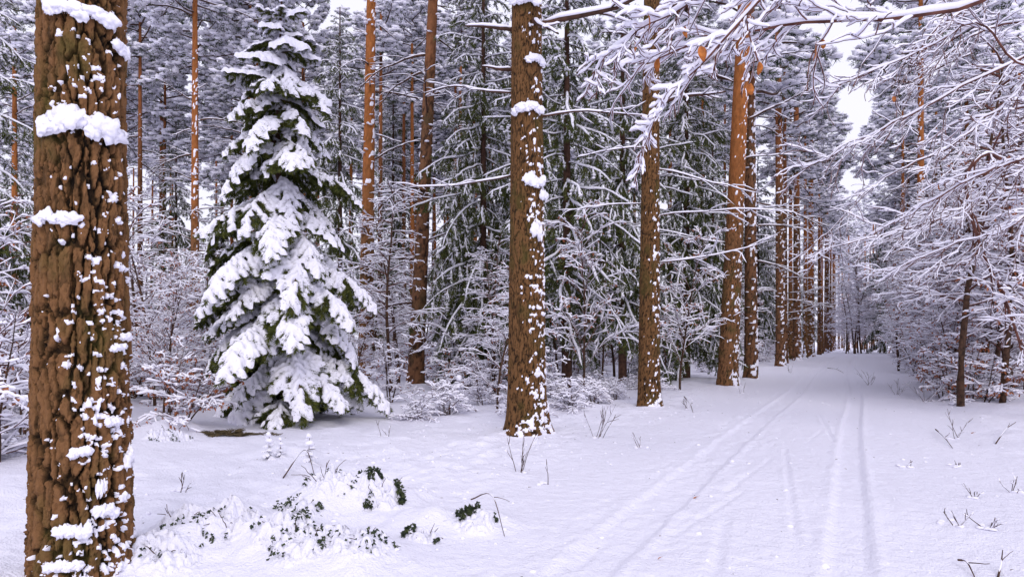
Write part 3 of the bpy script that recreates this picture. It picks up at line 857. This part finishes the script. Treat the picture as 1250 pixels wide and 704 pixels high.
for i in range(40):
    px = rng.uniform(1075, 1270); d = rng.uniform(36, 90)
    if place(px, d)[0] < 4: continue
    forest_pine(px, d, .34 + .14 * rng.random(), "distant pine behind the saplings", i, rng.normal() * .01, "pines deep in the wood across the track", 9 + 6 * rng.random())

# ------------------------------------------------------------------ bare snow-laden saplings and undergrowth
def sapling(seed, H, r, nb, leaves=0.0, low=.12, spread=.42, bark=TWIG_R, sub=3, sw=.019, sh=.030, lean=.05, stems=1, tw=9, rise=.25):
    rng = np.random.default_rng(seed); wood, snow, leaf = MB(), MB(), MB()
    P, Rr = [], []
    for st in range(stems):
        d0 = norm(np.array([rng.normal() * (lean + .25 * (stems > 1)), rng.normal() * (lean + .25 * (stems > 1)), 1]))
        hs = H * (1 - .35 * rng.random() * (stems > 1))
        m = grow((rng.normal() * .1 * (stems > 1), rng.normal() * .1 * (stems > 1), -.1), d0, hs, rng, 12, 0, .05)
        tubes(wood, m, np.linspace(r, r * .2, 12), 7, 1)
        snow_strips(snow, m, r * .7, r * .6, rng, off=np.linspace(r, r * .2, 12)[None] * .4)
        for b in range(nb):
            t = low + (1 - low) * (b + rng.random()) / nb
            p, dm = at_path(m, min(t, .99)); a = b * 2.4 + rng.normal() * .5
            L = hs * spread * (1.1 - .75 * t) * (.6 + .7 * rng.random())
            w = grow(p, (math.cos(a), math.sin(a), rise + .5 * rng.random()), L, rng, 7, (.55 if rise < .5 else 1.5) / max(L, .5), .11)
            P.append(w); Rr.append(np.linspace(max(r * .36, .010), .006, 7))
            nt = max(3, int(tw * (.5 + L / (hs * spread))))
            for q in range(nt):
                tt = .15 + .83 * (q + rng.random() * .7) / nt
                pp, dd = at_path(w, min(tt, .98)); side = norm(np.cross(dd, UP)) * (1 if q % 2 else -1)
                l2 = L * .42 * (1.1 - tt) * (.5 + .8 * rng.random()) + .08
                w2 = grow(pp, norm(dd * .8 + side * .75 + UP * rng.normal() * .2), l2, rng, 7, .4, .14)
                P.append(w2); Rr.append(np.linspace(.0085, .0055, 7))
                for s3 in range(rng.integers(0, sub + 1)):
                    p3, d3 = at_path(w2, .25 + .7 * rng.random()); sd = norm(np.cross(d3, UP)) * (1 if s3 % 2 else -1)
                    P.append(grow(p3, norm(d3 * .8 + sd * .7 + UP * rng.normal() * .2), l2 * .45 + .04, rng, 7, .4, .16)); Rr.append(np.full(7, .0055))
    P = np.array(P); Rr = np.array(Rr)
    P, Rr = P[:, [0, 2, 4, 5, 6]], Rr[:, [0, 2, 4, 5, 6]]
    tubes(wood, P, Rr, 3)
    snow_strips(snow, P, sw, sh, rng, off=Rr * .6, keep=.9)
    if leaves:
        m = int(len(P) * leaves); i = rng.integers(0, len(P), m); j = rng.integers(2, 5, m)
        c = P[i, j] - UP * .02
        d = rng.normal(size=(m, 3)) * .5 - UP * .5
        blades(leaf, c, d, .06 + .03 * rng.random(m), .035, rng); blades(leaf, c + norm(d) * .045, -norm(d), .05, .04, rng)
    return wood.build("stem", [bark, SAPBARK]), snow.build("snow", SNOW), (leaf.build("leaves", LEAF_B, False) if leaves else None)
SAP = [sapling(800, 7.5, .085, 26, .0, .30), sapling(801, 6.0, .055, 22, .5, .12, rise=1.3), sapling(802, 8.5, .085, 28, .1, .28), sapling(803, 5.0, .04, 20, .7, .15, rise=1.6, spread=.5)]
TALL = [sapling(810, 13, .11, 40, .0, .10, .30, tw=11, sw=.019, sh=.034), sapling(811, 11, .09, 34, .12, .12, .34, rise=1.2, tw=11, sw=.019, sh=.034)]
SHR = [sapling(820, 2.2, .02, 9, 0, .05, .5, stems=4, sub=2, tw=6), sapling(821, 1.6, .016, 8, .9, .05, .6, stems=4, sub=2, tw=6),
       sapling(822, 2.8, .024, 11, .2, .05, .45, stems=3, sub=2, tw=7), sapling(823, 1.1, .012, 7, 0, .03, .7, stems=5, sub=2, tw=5, sw=.018, sh=.032)]
def put(name, meshes, u, v, rz, s, label, cat, group=None):
    t = thing(name, (u, v, GZ(u, v) - .02), rz, label, cat, group, s)
    w, sn, lf = meshes
    part("stem", w, t); part("snow", sn, t, "stuff")
    if lf: part("leaves", lf, t, "stuff")
    return t
# those one can tell apart
for (px, py, k, rz, s, lab) in [(1173, 497, 0, .3, 1.0, "snow-laden sapling with the thickest stem at the track's edge"),
                                (1223, 495, 2, 1.9, .9, "snow-laden sapling nearest the picture edge beside the thick-stemmed one"),
                                (1097, 453, 1, 2.2, 1.1, "leaning snowy sapling farther along the track's edge")]:
    u, v = ground_at(px, py); put("sapling", SAP[k], u, v, rz, s, lab, "sapling")
for (px, d, k, rz, s, lab) in [(714, 17.0, 3, .3, .9, "thin bent sapling between the middle trunk and the third trunk"), (750, 26, 1, .9, 1.0, "slim dark sapling close to the third roadside trunk"),
                               (607, 14.5, 1, 4.0, .55, "knee-high snowy sapling left of the middle trunk"), (830, 20, 3, 1.3, .9, "leaning thin sapling between third trunk and orange pine")]:
    u, v = place(px, d); put("sapling", SAP[k], u, v, rz, s, lab, "sapling")
rng = np.random.default_rng(99)
def scatter(n, fpx, fd, ok, meshes, smin, smax, name, label, cat, group, pw=1.3):
    c = 0; tries = 0
    while c < n and tries < n * 20:
        tries += 1
        px, d = rng.uniform(*fpx), fd[0] + (fd[1] - fd[0]) * rng.random() ** pw
        u, v = place(px, d)
        if not ok(u, v, px, d): continue
        o = put(name, meshes[rng.integers(len(meshes))], u, v, rng.random() * 6.28, rng.uniform(smin, smax), label, cat, group); c += 1
        counted(o, px, label)
hero = place(343, 12.6)
far_from = lambda u, v: math.hypot(u - hero[0], v - hero[1]) > 2.6
scatter(54, (1075, 1290), (12.5, 45), lambda u, v, px, d: u > 2.5 and u < 14 and (d > 16.5 or 1196 < px < 1210 or px > 1242), SAP, .75, 1.05, "sapling", "bare snowy sapling", "sapling", "saplings in the thicket across the track")
scatter(14, (1118, 1256), (16.8, 25), lambda u, v, px, d: 2.1 < u < 5, [SAP[1], SAP[3]], .7, 1.1, "sapling", "slim upright sapling", "sapling", "slim upright saplings at the track's edge")
scatter(40, (1062, 1290), (20, 70), lambda u, v, px, d: u > 3.4 and u < 16 and (d > 36 or abs(px - 1124) > 40), TALL, .7, 1.1, "sapling", "tall lacy snow-laden tree", "tree", "tall bare trees across the track")
scatter(60, (1040, 1290), (15.5, 60), lambda u, v, px, d: u > 2.0 and u < 9, SHR, .7, 1.2, "shrub", "low snowy shrub", "shrub", "shrubs at the foot of the thicket")
scatter(50, (-60, 900), (17, 40), lambda u, v, px, d: u < -6.0 and far_from(u, v), SAP, .4, .72, "sapling", "bare forest sapling", "sapling", "saplings behind the roadside row")
scatter(18, (-60, 900), (42, 70), lambda u, v, px, d: u < -7.0, TALL, .6, 1.0, "sapling", "tall snowy bare tree", "tree", "tall bare trees behind the roadside row")
scatter(14, (880, 985), (30, 75), lambda u, v, px, d: -12 < u < -5.5, SHR + SAP[1:2], .8, 1.3, "shrub", "far-row shrub", "shrub", "shrubs behind the far row")
clear = lambda px, d: not any(abs(px - a) < b and d < c for a, b, c in ((508, 26, 24), (446, 18, 26), (692, 14, 19), (752, 14, 27)))
scatter(150, (-60, 960), (15, 45), lambda u, v, px, d: u < -5.6 and far_from(u, v) and clear(px, d), SHR, .55, 1.2, "shrub", "snowy forest shrub", "shrub", "shrubs behind the roadside row")
scatter(14, (-60, 32), (7.5, 15), lambda u, v, px, d: True, SHR + SAP[3:], .7, 1.1, "shrub", "snow-buried shrub", "shrub", "shrubs beside the big near trunk", 1)
scatter(12, (160, 262), (11.0, 18), lambda u, v, px, d: math.hypot(u - hero[0], v - hero[1]) > 1.9, SHR[1:3] + SAP[3:], .5, .9, "shrub", "brown-leaved shrub", "shrub", "shrubs between the near trunk and the young spruce")
scatter(16, (480, 900), (12.5, 20), lambda u, v, px, d: -7.5 < u < -5.1, SHR[3:], .5, .8, "shrub", "small snow-topped shrub", "shrub", "small shrubs along the forest edge")
scatter(24, (1030, 1075), (75, 150), lambda u, v, px, d: True, SAP + TALL, .8, 1.3, "sapling", "distant snowy tree at the track's end", "tree", "trees at the track's end")

# ------------------------------------------------------------------ beeches beside the track whose snowy limbs reach into view
def spline(pts, n):
    P = np.array(pts, float); P = np.vstack([2 * P[0] - P[1], P, 2 * P[-1] - P[-2]])
    m = len(P) - 3; out = []
    for x in np.linspace(0, m - 1e-6, n):
        i = int(x); t = x - i; a, b, c, d = P[i:i + 4]
        out.append(.5 * ((2 * b) + (c - a) * t + (2 * a - 5 * b + 4 * c - d) * t * t + (3 * b - a - 3 * c + d) * t ** 3))
    return np.array(out)
def leaf_mesh(name, L, W, m):
    mb = MB(); v, f = [], []
    for i in range(6):
        t = i / 5; w = W * math.sin(math.pi * (t * .9 + .06)) ** .8; z = -.25 * L * t * t
        v += [(t * L, -w * .5, z + .18 * w), (t * L, 0, z), (t * L, w * .5, z + .18 * w)]
    for i in range(5):
        for j in range(2): f.append((i * 3 + j, i * 3 + j + 3, i * 3 + j + 4, i * 3 + j + 1))
    mb.add(v, f)
    tubes(mb, [(-.025, 0, .01), (-.01, 0, .004), (0, 0, 0)], [.0012] * 3, 3)
    return mb.build(name, m)
LEAF_ME = leaf_mesh("leaf", .085, .05, LEAF)
def project(P):
    x = P[:, 0] * _c + P[:, 1] * _s; y = -P[:, 0] * _s + P[:, 1] * _c
    return np.stack([CX + F_PX * x / y, HORIZON - F_PX * (P[:, 2] - CAM_H) / y], 1), y
def beech(base, R, H, limbs, label, seed, leaves=()):
    rng = np.random.default_rng(seed); u, v = base; b0 = np.array([u, v, GZ(u, v) - .05])
    t = thing("beech_tree", b0, 0, label, "beech tree")
    zz = np.linspace(-.1, H, 16); mb = MB()
    tubes(mb, np.stack([.06 * np.sin(zz * .6), .05 * np.sin(zz * .9 + 1), zz], 1), np.linspace(R, R * .35, 16), 14)
    part("trunk", mb.build("trunk", SAPBARK), t)
    allp = []
    for (pts, r0, r1, t0, ntw, ltw, sw, sh, sub, hang) in limbs:
        w, s = MB(), MB()
        m = spline(pts, 26) - b0
        m[1:] += np.cumsum(rng.normal(size=(25, 3)) * np.array([.012, .012, .016]) * (.5 if r0 > .04 else 1), 0)
        Rm = np.linspace(r0, r1, 26); tubes(w, m, Rm, 8)
        snow_strips(s, m, np.maximum(sw, Rm * 1.15), sh * np.linspace(1.2, .8, 26), rng, off=Rm[None] * .6)
        P, Rr, W_ = [], [], []
        for k in range(ntw):
            tt = t0 + (1 - t0) * (k + rng.random() * .8) / ntw
            p, d = at_path(m, min(tt, .985)); side = norm(np.cross(d, UP)) * (1 if k % 2 else -1)
            l = ltw * (.45 + .8 * rng.random()) * (1.15 - .5 * tt)
            q = grow(p, norm(d * .85 + side * .55 + UP * (rng.normal() * .38 - hang)), l, rng, 9, .35 + hang * .5, .15)
            P.append(q); Rr.append(np.linspace(max(r1 * .9, .007), .0045, 9)); W_.append(1.0)
            for j in range(sub):
                t2 = .2 + .75 * (j + rng.random() * .6) / sub
                p2, d2 = at_path(q, t2); s2 = norm(np.cross(d2, UP)) * (1 if j % 2 else -1)
                P.append(grow(p2, norm(d2 * .85 + s2 * .6 + UP * (rng.normal() * .35 - hang * .7)), l * .5 * (1.1 - t2) * (.6 + .8 * rng.random()) + .05, rng, 9, .5, .18))
                Rr.append(np.linspace(.0055, .004, 9)); W_.append(.8)
        P, Rr, W_ = np.array(P), np.array(Rr), np.array(W_)
        tubes(w, P, Rr, 5)
        env = np.linspace(1.05, .75, 9)[None] * W_[:, None]
        snow_strips(s, P, sw * .8 * env, sh * .8 * env, rng, off=Rr * .4, keep=.93)
        o = part("limb", w.build("limb", TWIG_R), t); part("snow", s.build("snow", SNOW), o, "stuff")
        allp.append((P.reshape(-1, 3) + b0))
    if leaves:
        Q = np.concatenate(allp); pj, dep = project(Q)
        for (px, py) in leaves:
            i = int(np.argmin(((pj - np.array([px, py - 4])) ** 2).sum(1)))
            part("leaf", LEAF_ME, t, loc=Q[i] - b0 - UP * .012, rot=(rng.normal() * .5, 1.1 + rng.random() * .5, rng.random() * 6.28), scale=.8 + .5 * rng.random())
b1 = (3.3, 4.4)
root = lambda z, du=0: np.array([b1[0] + du, b1[1] + .05, z])
beech(b1, .17, 9.5, [
    ([root(3.7), point(1330, -60, 5.0), point(1200, 2, 5.1), point(1070, 20, 5.3), point(950, 32, 5.6), point(860, 48, 5.8), point(790, 70, 6.0)], .026, .008, .42, 22, .75, .019, .044, 6, .18),
    ([root(4.6), point(1150, -180, 4.6), point(1000, -70, 4.8), point(928, 0, 4.9), point(860, 75, 5.0), point(806, 135, 5.1), point(768, 215, 5.2)], .022, .004, .42, 18, .48, .019, .056, 5, .14),
    ([root(4.9), point(1120, -190, 4.9), point(1010, -60, 5.1), point(967, 0, 5.2), point(918, 55, 5.2), point(878, 100, 5.3)], .020, .004, .5, 10, .42, .019, .056, 5, .08),
    ([root(5.2), point(1080, -190, 5.0), point(930, -60, 5.2), point(858, 0, 5.3), point(790, 45, 5.4), point(735, 95, 5.5)], .022, .005, .45, 18, .5, .020, .056, 5, .15),
], "beech reaching over the track with thick-snowed twigs and a few orange leaves", 31, [(777, 55), (857, 60), (805, 73), (927, 77), (915, 102), (947, 40), (998, 43), (994, 52), (835, 30), (790, 20)])
b2 = (4.6, 8.6)
root2 = lambda z: np.array([b2[0], b2[1], z])
beech(b2, .15, 9, [
    ([root2(3.3), point(1300, 30, 8.2), point(1244, 66, 8.4), point(1119, 129, 8.8), point(1041, 170, 9.2), point(975, 205, 9.6)], .022, .006, .35, 22, 1.0, .014, .032, 6, .12),
    ([root2(3.6), point(1300, 60, 8.6), point(1250, 98, 8.6), point(1204, 144, 8.6), point(1160, 150, 8.7)], .03, .008, .3, 16, 1.0, .017, .038, 6, .15),
    ([root2(2.9), point(1320, 160, 9.0), point(1250, 188, 9.2), point(1196, 207, 9.4), point(1133, 243, 9.6), point(1060, 285, 9.9)], .03, .007, .3, 22, 1.1, .016, .036, 6, .15),
    ([root2(2.4), point(1300, 250, 9.6), point(1235, 275, 10.0), point(1160, 300, 10.2), point(1090, 330, 10.6)], .02, .006, .3, 19, 1.1, .014, .03, 6, .12),
    ([root2(4.6), point(1300, -70, 8.8), point(1220, -20, 9.0), point(1150, 30, 9.2), point(1090, 90, 9.4)], .028, .007, .3, 19, 1.1, .015, .034, 6, .15),
    ([root2(3.9), point(1290, 90, 8.0), point(1200, 40, 8.2), point(1130, 70, 8.5), point(1010, 120, 9.0)], .018, .005, .4, 16, .9, .013, .03, 6, .1),
], "beech at the picture edge sending fine snowy limbs across the saplings", 32, [(1246, 92), (1146, 227), (1085, 120)])
b3 = (5.0, 13.0)
root3 = lambda z: np.array([b3[0], b3[1], z])
beech(b3, .13, 8.5, [
    ([root3(4.0), point(1250, 200, 13.0), point(1200, 190, 13.0), point(1176, 222, 13.0), point(1190, 290, 13.0), point(1225, 370, 12.8), point(1250, 440, 12.6)], .045, .02, .3, 22, 1.2, .018, .038, 6, .3),
    ([root3(3.4), point(1240, 240, 13.5), point(1150, 265, 14.0), point(1070, 290, 14.5), point(985, 310, 15)], .03, .008, .3, 22, 1.3, .016, .036, 6, .15),
    ([root3(4.8), point(1240, 130, 13.5), point(1160, 180, 14.0), point(1080, 215, 14.5), point(1000, 290, 15)], .03, .008, .3, 22, 1.3, .016, .036, 6, .15),
    ([root3(6.2), point(1240, 30, 13.5), point(1170, 60, 14.0), point(1110, 120, 14.5)], .03, .008, .3, 19, 1.3, .016, .036, 6, .15),
], "bowed beech with a limb arching down to the verge across the track", 33)

# ------------------------------------------------------------------ small things on the snow
def pillow_height(x, y, w, h, seed):
    wx = x + .06 * perlin(np.stack([x * 9, y * 9, 0 * x], 1), seed); wy = y + .06 * perlin(np.stack([x * 9, y * 9, 0 * x + 7], 1), seed)
    f1, f2, cid = worley(np.stack([wx / .075, wy / .07, 0 * x + .5], 1), seed)
    rr = np.hypot(x, y) / (w * .55) + .18 * perlin(np.stack([x * 5, y * 5, 0 * x], 1), seed + 3)
    env = sstep(1.05, .45, rr)
    lump = np.sqrt(np.clip(1 - (f1 / .80) ** 2, 0, 1)) * sstep(.0, .18, f2 - f1)
    z = env * (h * .62 * (.2 + .6 * cid) * (.45 + .55 * lump) + .03 * lump + .05 * h / .15 * fbm(np.stack([x * 7, y * 7, 0 * x], 1), 3, seed + 8)) - .02 * (1 - env) + .012 * fbm(np.stack([x * 14, y * 14, 0 * x], 1), 2, seed)
    return z, env, f2 - f1
def pillow(x, y, u, v, z0, w, h, seed, n):
    z, env, _ = pillow_height(x, y, w, h, seed)
    V = np.stack([x, y, relief(x + u, y + v) - z0 + z], 1)
    i, j = np.meshgrid(np.arange(n - 1), np.arange(n - 1), indexing='ij'); a = i * n + j
    Q = np.stack([a, a + n, a + n + 1, a + 1], -1).reshape(-1, 4); Q = Q[(env[Q] > .01).any(1)]
    used, inv = np.unique(Q, return_inverse=True)
    return V[used], inv.reshape(-1, 4)
def low_bush(px, py, w, h, seed, nl, nb, label, leaf_sz=.032, ntw=5):
    rng = np.random.default_rng(seed); u, v = ground_at(px, py); z0 = GZ(u, v)
    t = thing("low_bush", (u, v, z0), 0, label, "bush", "low snowed-in bushes")
    tw, lf, sn = MB(), MB(), MB()
    P = []
    for k in range(ntw):
        a = rng.random() * 6.283; r = w * .5 * rng.random()
        P.append(grow((math.cos(a) * r * .5, math.sin(a) * r * .5, -.03), (math.cos(a), math.sin(a), .8 + rng.random()), h * (1.0 + .9 * rng.random()), rng, 7, 1.8, .2))
    P = np.array(P); tubes(tw, P, np.linspace(.004, .002, 7)[None].repeat(len(P), 0), 4)
    nl = int(nl * 6.5); a = rng.random(nl) * 6.283; r = w * .5 * np.sqrt(rng.random(nl)); x, y = np.cos(a) * r, np.sin(a) * r
    ph, env, edge = pillow_height(x, y, w, h, seed)
    gz = relief(x + u, y + v) - z0
    ok = (edge < .30) & (env > .15) & (perlin(np.stack([x, y, 0 * x], 1) * 5, seed + 5) > .20); a, x, y, gz, ph = a[ok], x[ok], y[ok], gz[ok], ph[ok]; nl = len(x)
    B = np.stack([x, y, gz + ph + .012 + .03 * rng.random(nl)], 1)
    d = np.stack([np.cos(a), np.sin(a), -.3 + .4 * rng.normal(size=nl)], 1) + rng.normal(size=(nl, 3)) * .5
    blades(lf, B, d, leaf_sz, leaf_sz * .6, rng); blades(lf, B + norm(d) * leaf_sz * .7, -norm(d), leaf_sz * .7, leaf_sz * .7, rng)
    g = np.arange(-w * .62, w * .62, .011); X, Y = np.meshgrid(g, g, indexing='ij'); x, y = X.ravel(), Y.ravel()
    sn.add(*pillow(x, y, u, v, z0, w, h, seed, len(g)))
    part("twigs", tw.build("twigs", TWIG), t, "stuff"); part("leaves", lf.build("leaves", GREENLEAF, False), t, "stuff"); part("snow", sn.build("snow", GSNOW), t, "stuff")
for i, (px, py, w, h, nl, nb, lab) in enumerate([
        (462, 622, .50, .20, 480, 60, "low bush with dark green leaves showing through snow, before the young spruce"),
        (402, 622, .50, .18, 90, 75, "rounded snow-buried bush just left of the dark green leafy one"),
        (580, 648, .36, .10, 330, 26, "dark leafy sprig edged with snow, nearest the middle trunk"),
        (515, 660, .32, .09, 90, 40, "small snowed-in bush between the dark leafy bush and the sprig"),
        (440, 685, .6, .12, 70, 80, "wide snowy tussock at the bottom below the leafy bush"),
        (350, 680, .5, .12, 50, 70, "lumpy snow tussock at the bottom with twig ends"),
        (280, 672, .5, .14, 45, 70, "snowy tussock with dark twig tips right of the near trunk"),
        (215, 668, .45, .14, 40, 70, "snowy tussock at the foot of the big near trunk"),
        (362, 640, .4, .10, 40, 50, "small tussock behind the bottom row of tussocks"),
        (200, 700, .5, .10, 30, 60, "snow cushion touching the big near trunk's base"),
        (20, 560, .7, .3, 60, 90, "snow-heaped bush left of the big near trunk"),
        (205, 540, .7, .22, 70, 90, "snow-heaped bush between the near trunk and the young spruce"),
        (375, 690, .5, .10, 40, 60, "flat snow-capped tussock at the bottom edge")]):
    low_bush(px, py, w, h * .8, 900 + i, nl, nb, lab)
def dry_stems(px, py, n, h, spread, seed, label, snow=.5):
    rng = np.random.default_rng(seed); u, v = ground_at(px, py); mb, sn = MB(), MB(); P = []
    for k in range(n):
        a = rng.random() * 6.283; l = h * (.5 + .6 * rng.random())
        m = grow((rng.normal() * .03, rng.normal() * .03, -.03), (math.cos(a) * spread, math.sin(a) * spread, 1), l, rng, 7, .1, .06); P.append(m)
        for q in range(2):
            p, d = at_path(m, .4 + .5 * rng.random()); b = rng.random() * 6.283
            P.append(grow(p, norm(d + np.array([math.cos(b), math.sin(b), 0]) * .6), l * .3, rng, 7, .0, .1))
    P = np.array(P); tubes(mb, P, np.linspace(.0045, .002, 7)[None].repeat(len(P), 0), 4)
    snow_strips(sn, P, .009, .012, rng, keep=snow)
    blobs(sn, np.stack([rng.normal(size=5) * .05, rng.normal(size=5) * .05, np.full(5, .004)], 1), np.array([.03, .025, .015]), rng, ICO2, .3)
    t = thing("dry_stems", (u, v, GZ(u, v)), 0, label, "dry stems", "dry stems poking from the snow")
    part("stems", mb.build("stems", TWIG), t, "stuff"); part("snow", sn.build("snow", SNOW), t, "stuff")
for i, (px, py, n, h, sp, lab) in enumerate([
        (640, 578, 5, .55, .25, "upright dry stems before the middle trunk's base"), (664, 590, 1, .4, .1, "single dry stem right of the stems before the middle trunk"),
        (730, 537, 8, .75, .45, "fan of thin dry stems between the middle and third trunks"), (779, 546, 3, .25, .3, "tiny dry sprig before the third roadside trunk"),
        (1165, 535, 4, .5, .5, "dry stems on the verge before the thick-stemmed sapling"), (1190, 608, 4, .18, .9, "small weed tuft on the verge below the saplings"),
        (1210, 645, 5, .18, 1.0, "low dark weed on the verge near the picture edge"), (1170, 570, 3, .15, .8, "tiny weed on the open verge"), (1235, 600, 4, .2, .8, "weed tuft at the picture edge"),
        (1165, 640, 3, .2, .6, "thin weed on the verge beside the low dark weed"), (1108, 570, 2, .12, .5, "tiny twig standing beside the track's wheel rut"),
        (545, 505, 6, .5, .5, "dry stems left of the middle trunk"), (470, 540, 3, .3, .4, "short stems right of the young spruce"), (905, 480, 4, .4, .6, "stems at the leaning orange pine's foot"),
        (840, 500, 5, .35, .8, "stems right of the third roadside trunk"), (222, 610, 3, .25, .5, "twig tips in the snow right of the near trunk"), (395, 603, 2, .3, .4, "twig tip over the rounded bush"),
        (965, 455, 5, .5, .6, "stems at the edge of the track past the orange pine"), (1060, 470, 7, .6, .7, "stems at the far right edge of the track"), (1095, 482, 8, .6, .7, "twiggy stems at the foot of the leaning sapling"), (1130, 490, 8, .6, .8, "twiggy stems left of the thick-stemmed sapling")]):
    dry_stems(px, py, n, h, sp, 950 + i, lab)
def fallen_twig(pts, r, label, seed):
    P = []
    for (px, py, lift) in pts:
        u, v = ground_at(px, py); P.append((u, v, GZ(u, v) + lift))
    P = np.array(P); c = P[0].copy(); rng = np.random.default_rng(seed); mb, sn = MB(), MB(); m = spline(P - c, 12)
    tubes(mb, m, np.linspace(r, r * .4, 12), 6); snow_strips(sn, m[2:8], r * .8, r * .8, rng, off=np.full((1, 6), r * .5))
    p, d = at_path(m, .55); q = grow(p, norm(d + np.array([.3, .5, .5])), .15, rng, 6, .3, .1); tubes(mb, q, np.linspace(r * .5, r * .25, 6), 4)
    t = thing("fallen_twig", c, 0, label, "twig", "fallen twigs"); part("stick", mb.build("stick", TWIG), t); part("snow", sn.build("snow", SNOW), t, "stuff")
fallen_twig([(1142, 528, .05), (1152, 538, .07), (1163, 547, .0)], .010, "curved dark twig on the verge under the saplings", 1)
fallen_twig([(1215, 543, .0), (1228, 535, .10), (1240, 530, .14)], .010, "raised forked twig on the verge near the picture edge", 2)
fallen_twig([(1170, 688, .03), (1180, 694, .05), (1190, 704, .0)], .008, "bent twig at the bottom corner of the verge", 3)
fallen_twig([(1218, 704, .0), (1222, 696, .05), (1224, 688, .1)], .007, "short upright twig at the bottom corner beside the bent one", 4)
fallen_twig([(575, 632, .10), (600, 640, .12), (616, 655, .0)], .006, "arched bramble stem over the dark leafy sprig", 5)
fallen_twig([(345, 590, .0), (372, 575, .16), (385, 590, .02)], .008, "arched stem over the snow before the young spruce", 6)
fallen_twig([(835, 490, .1), (842, 500, .12), (846, 504, .0)], .012, "broken reddish twig right of the third roadside trunk", 7)
fallen_twig([(1010, 449, .0), (1020, 452, .08), (1030, 455, .0)], .012, "stick lying at the track's far edge", 8)
for (px, py, lab) in [(852, 609, "orange-brown leaf lying in the wheel rut"), (1190, 530, "red-brown leaf on the verge under the saplings"), (808, 683, "dark leaf crumb on the track")]:
    u, v = ground_at(px, py)
    o = single("fallen_leaf", LEAF_ME, (u, v, GZ(u, v) + .02), px, lab, "leaf", "fallen leaves"); o.rotation_euler = (.2, .25, px); o.scale = (.8,) * 3 if py != 683 else (.4,) * 3
def seedling(px, py, H, seed, label):
    rng = np.random.default_rng(seed); u, v = ground_at(px, py)
    t = thing("spruce_seedling", (u, v, GZ(u, v) - .02), 0, label, "spruce seedling", "spruce seedlings"); mb = MB()
    tubes(mb, [(0, 0, -.03), (.005, 0, H * .5), (0, .01, H)], [.008, .006, .003], 5); part("stem", mb.build("stem", TWIG), t)
    for k in range(13):
        f = (k + .5) / 13
        br = part("branch", HB[0][1][0], t, loc=(0, 0, H * (.12 + .8 * f)), rot=(0, .35 - .5 * f, k * 2.4), scale=H * .75 * (1.05 - f * .75)); part("snow", HB[0][1][1], br, "stuff")
    mb = MB(); blobs(mb, [(0, 0, H), (.01, 0, H * .75)], np.array([[.04, .04, .05], [.07, .06, .05]]) * (H / .4), rng, ICO2); part("snow", mb.build("snow", SNOW), t, "stuff")
for i, (px, py, H, lab) in enumerate([(328, 568, .30, "tiny snow-capped spruce seedling at the young spruce's foot"), (377, 572, .34, "spruce seedling just right of the other at the young spruce's foot"),
                                      (560, 505, .65, "snow-smothered spruce seedling left of the middle trunk"), (342, 566, .22, "smallest spruce seedling between the two at the young spruce's foot")]):
    seedling(px, py, H, 970 + i, lab)
label_counted()
# crumbs of snow shaken from the branches, scattered bark and needles
rng = np.random.default_rng(1212)
def strewn(name, n, label, m, blob):
    u = np.where(rng.random(n) < .75, rng.normal(-4.6, 1.1, n), rng.uniform(-3, 2.2, n)); v = 3.5 + 18 * rng.random(n) ** 1.4
    z = relief(u, v); mb = MB()
    if blob:
        q = .008 + .022 * rng.random(n) ** 3; blobs(mb, np.stack([u, v, z], 1), np.stack([q * 1.2, q, q * .7], 1), rng, ICO1, .35)
    else:
        a = rng.random(n) * 6.283; blades(mb, np.stack([u, v, z + .004], 1), np.stack([np.cos(a), np.sin(a), .08 + 0 * a], 1), .015 + .03 * rng.random(n), .008, rng)
    o = bpy.data.objects.new(name, mb.build(name, m)); COL.objects.link(o); o["kind"] = "stuff"; o["label"] = label; o["category"] = "litter"
strewn("snow_crumbs", 900, "crumbs of snow fallen on the verge and track", SNOW, True)
strewn("bark_litter", 260, "bits of bark and needles strewn on the snow", LITTER, False)
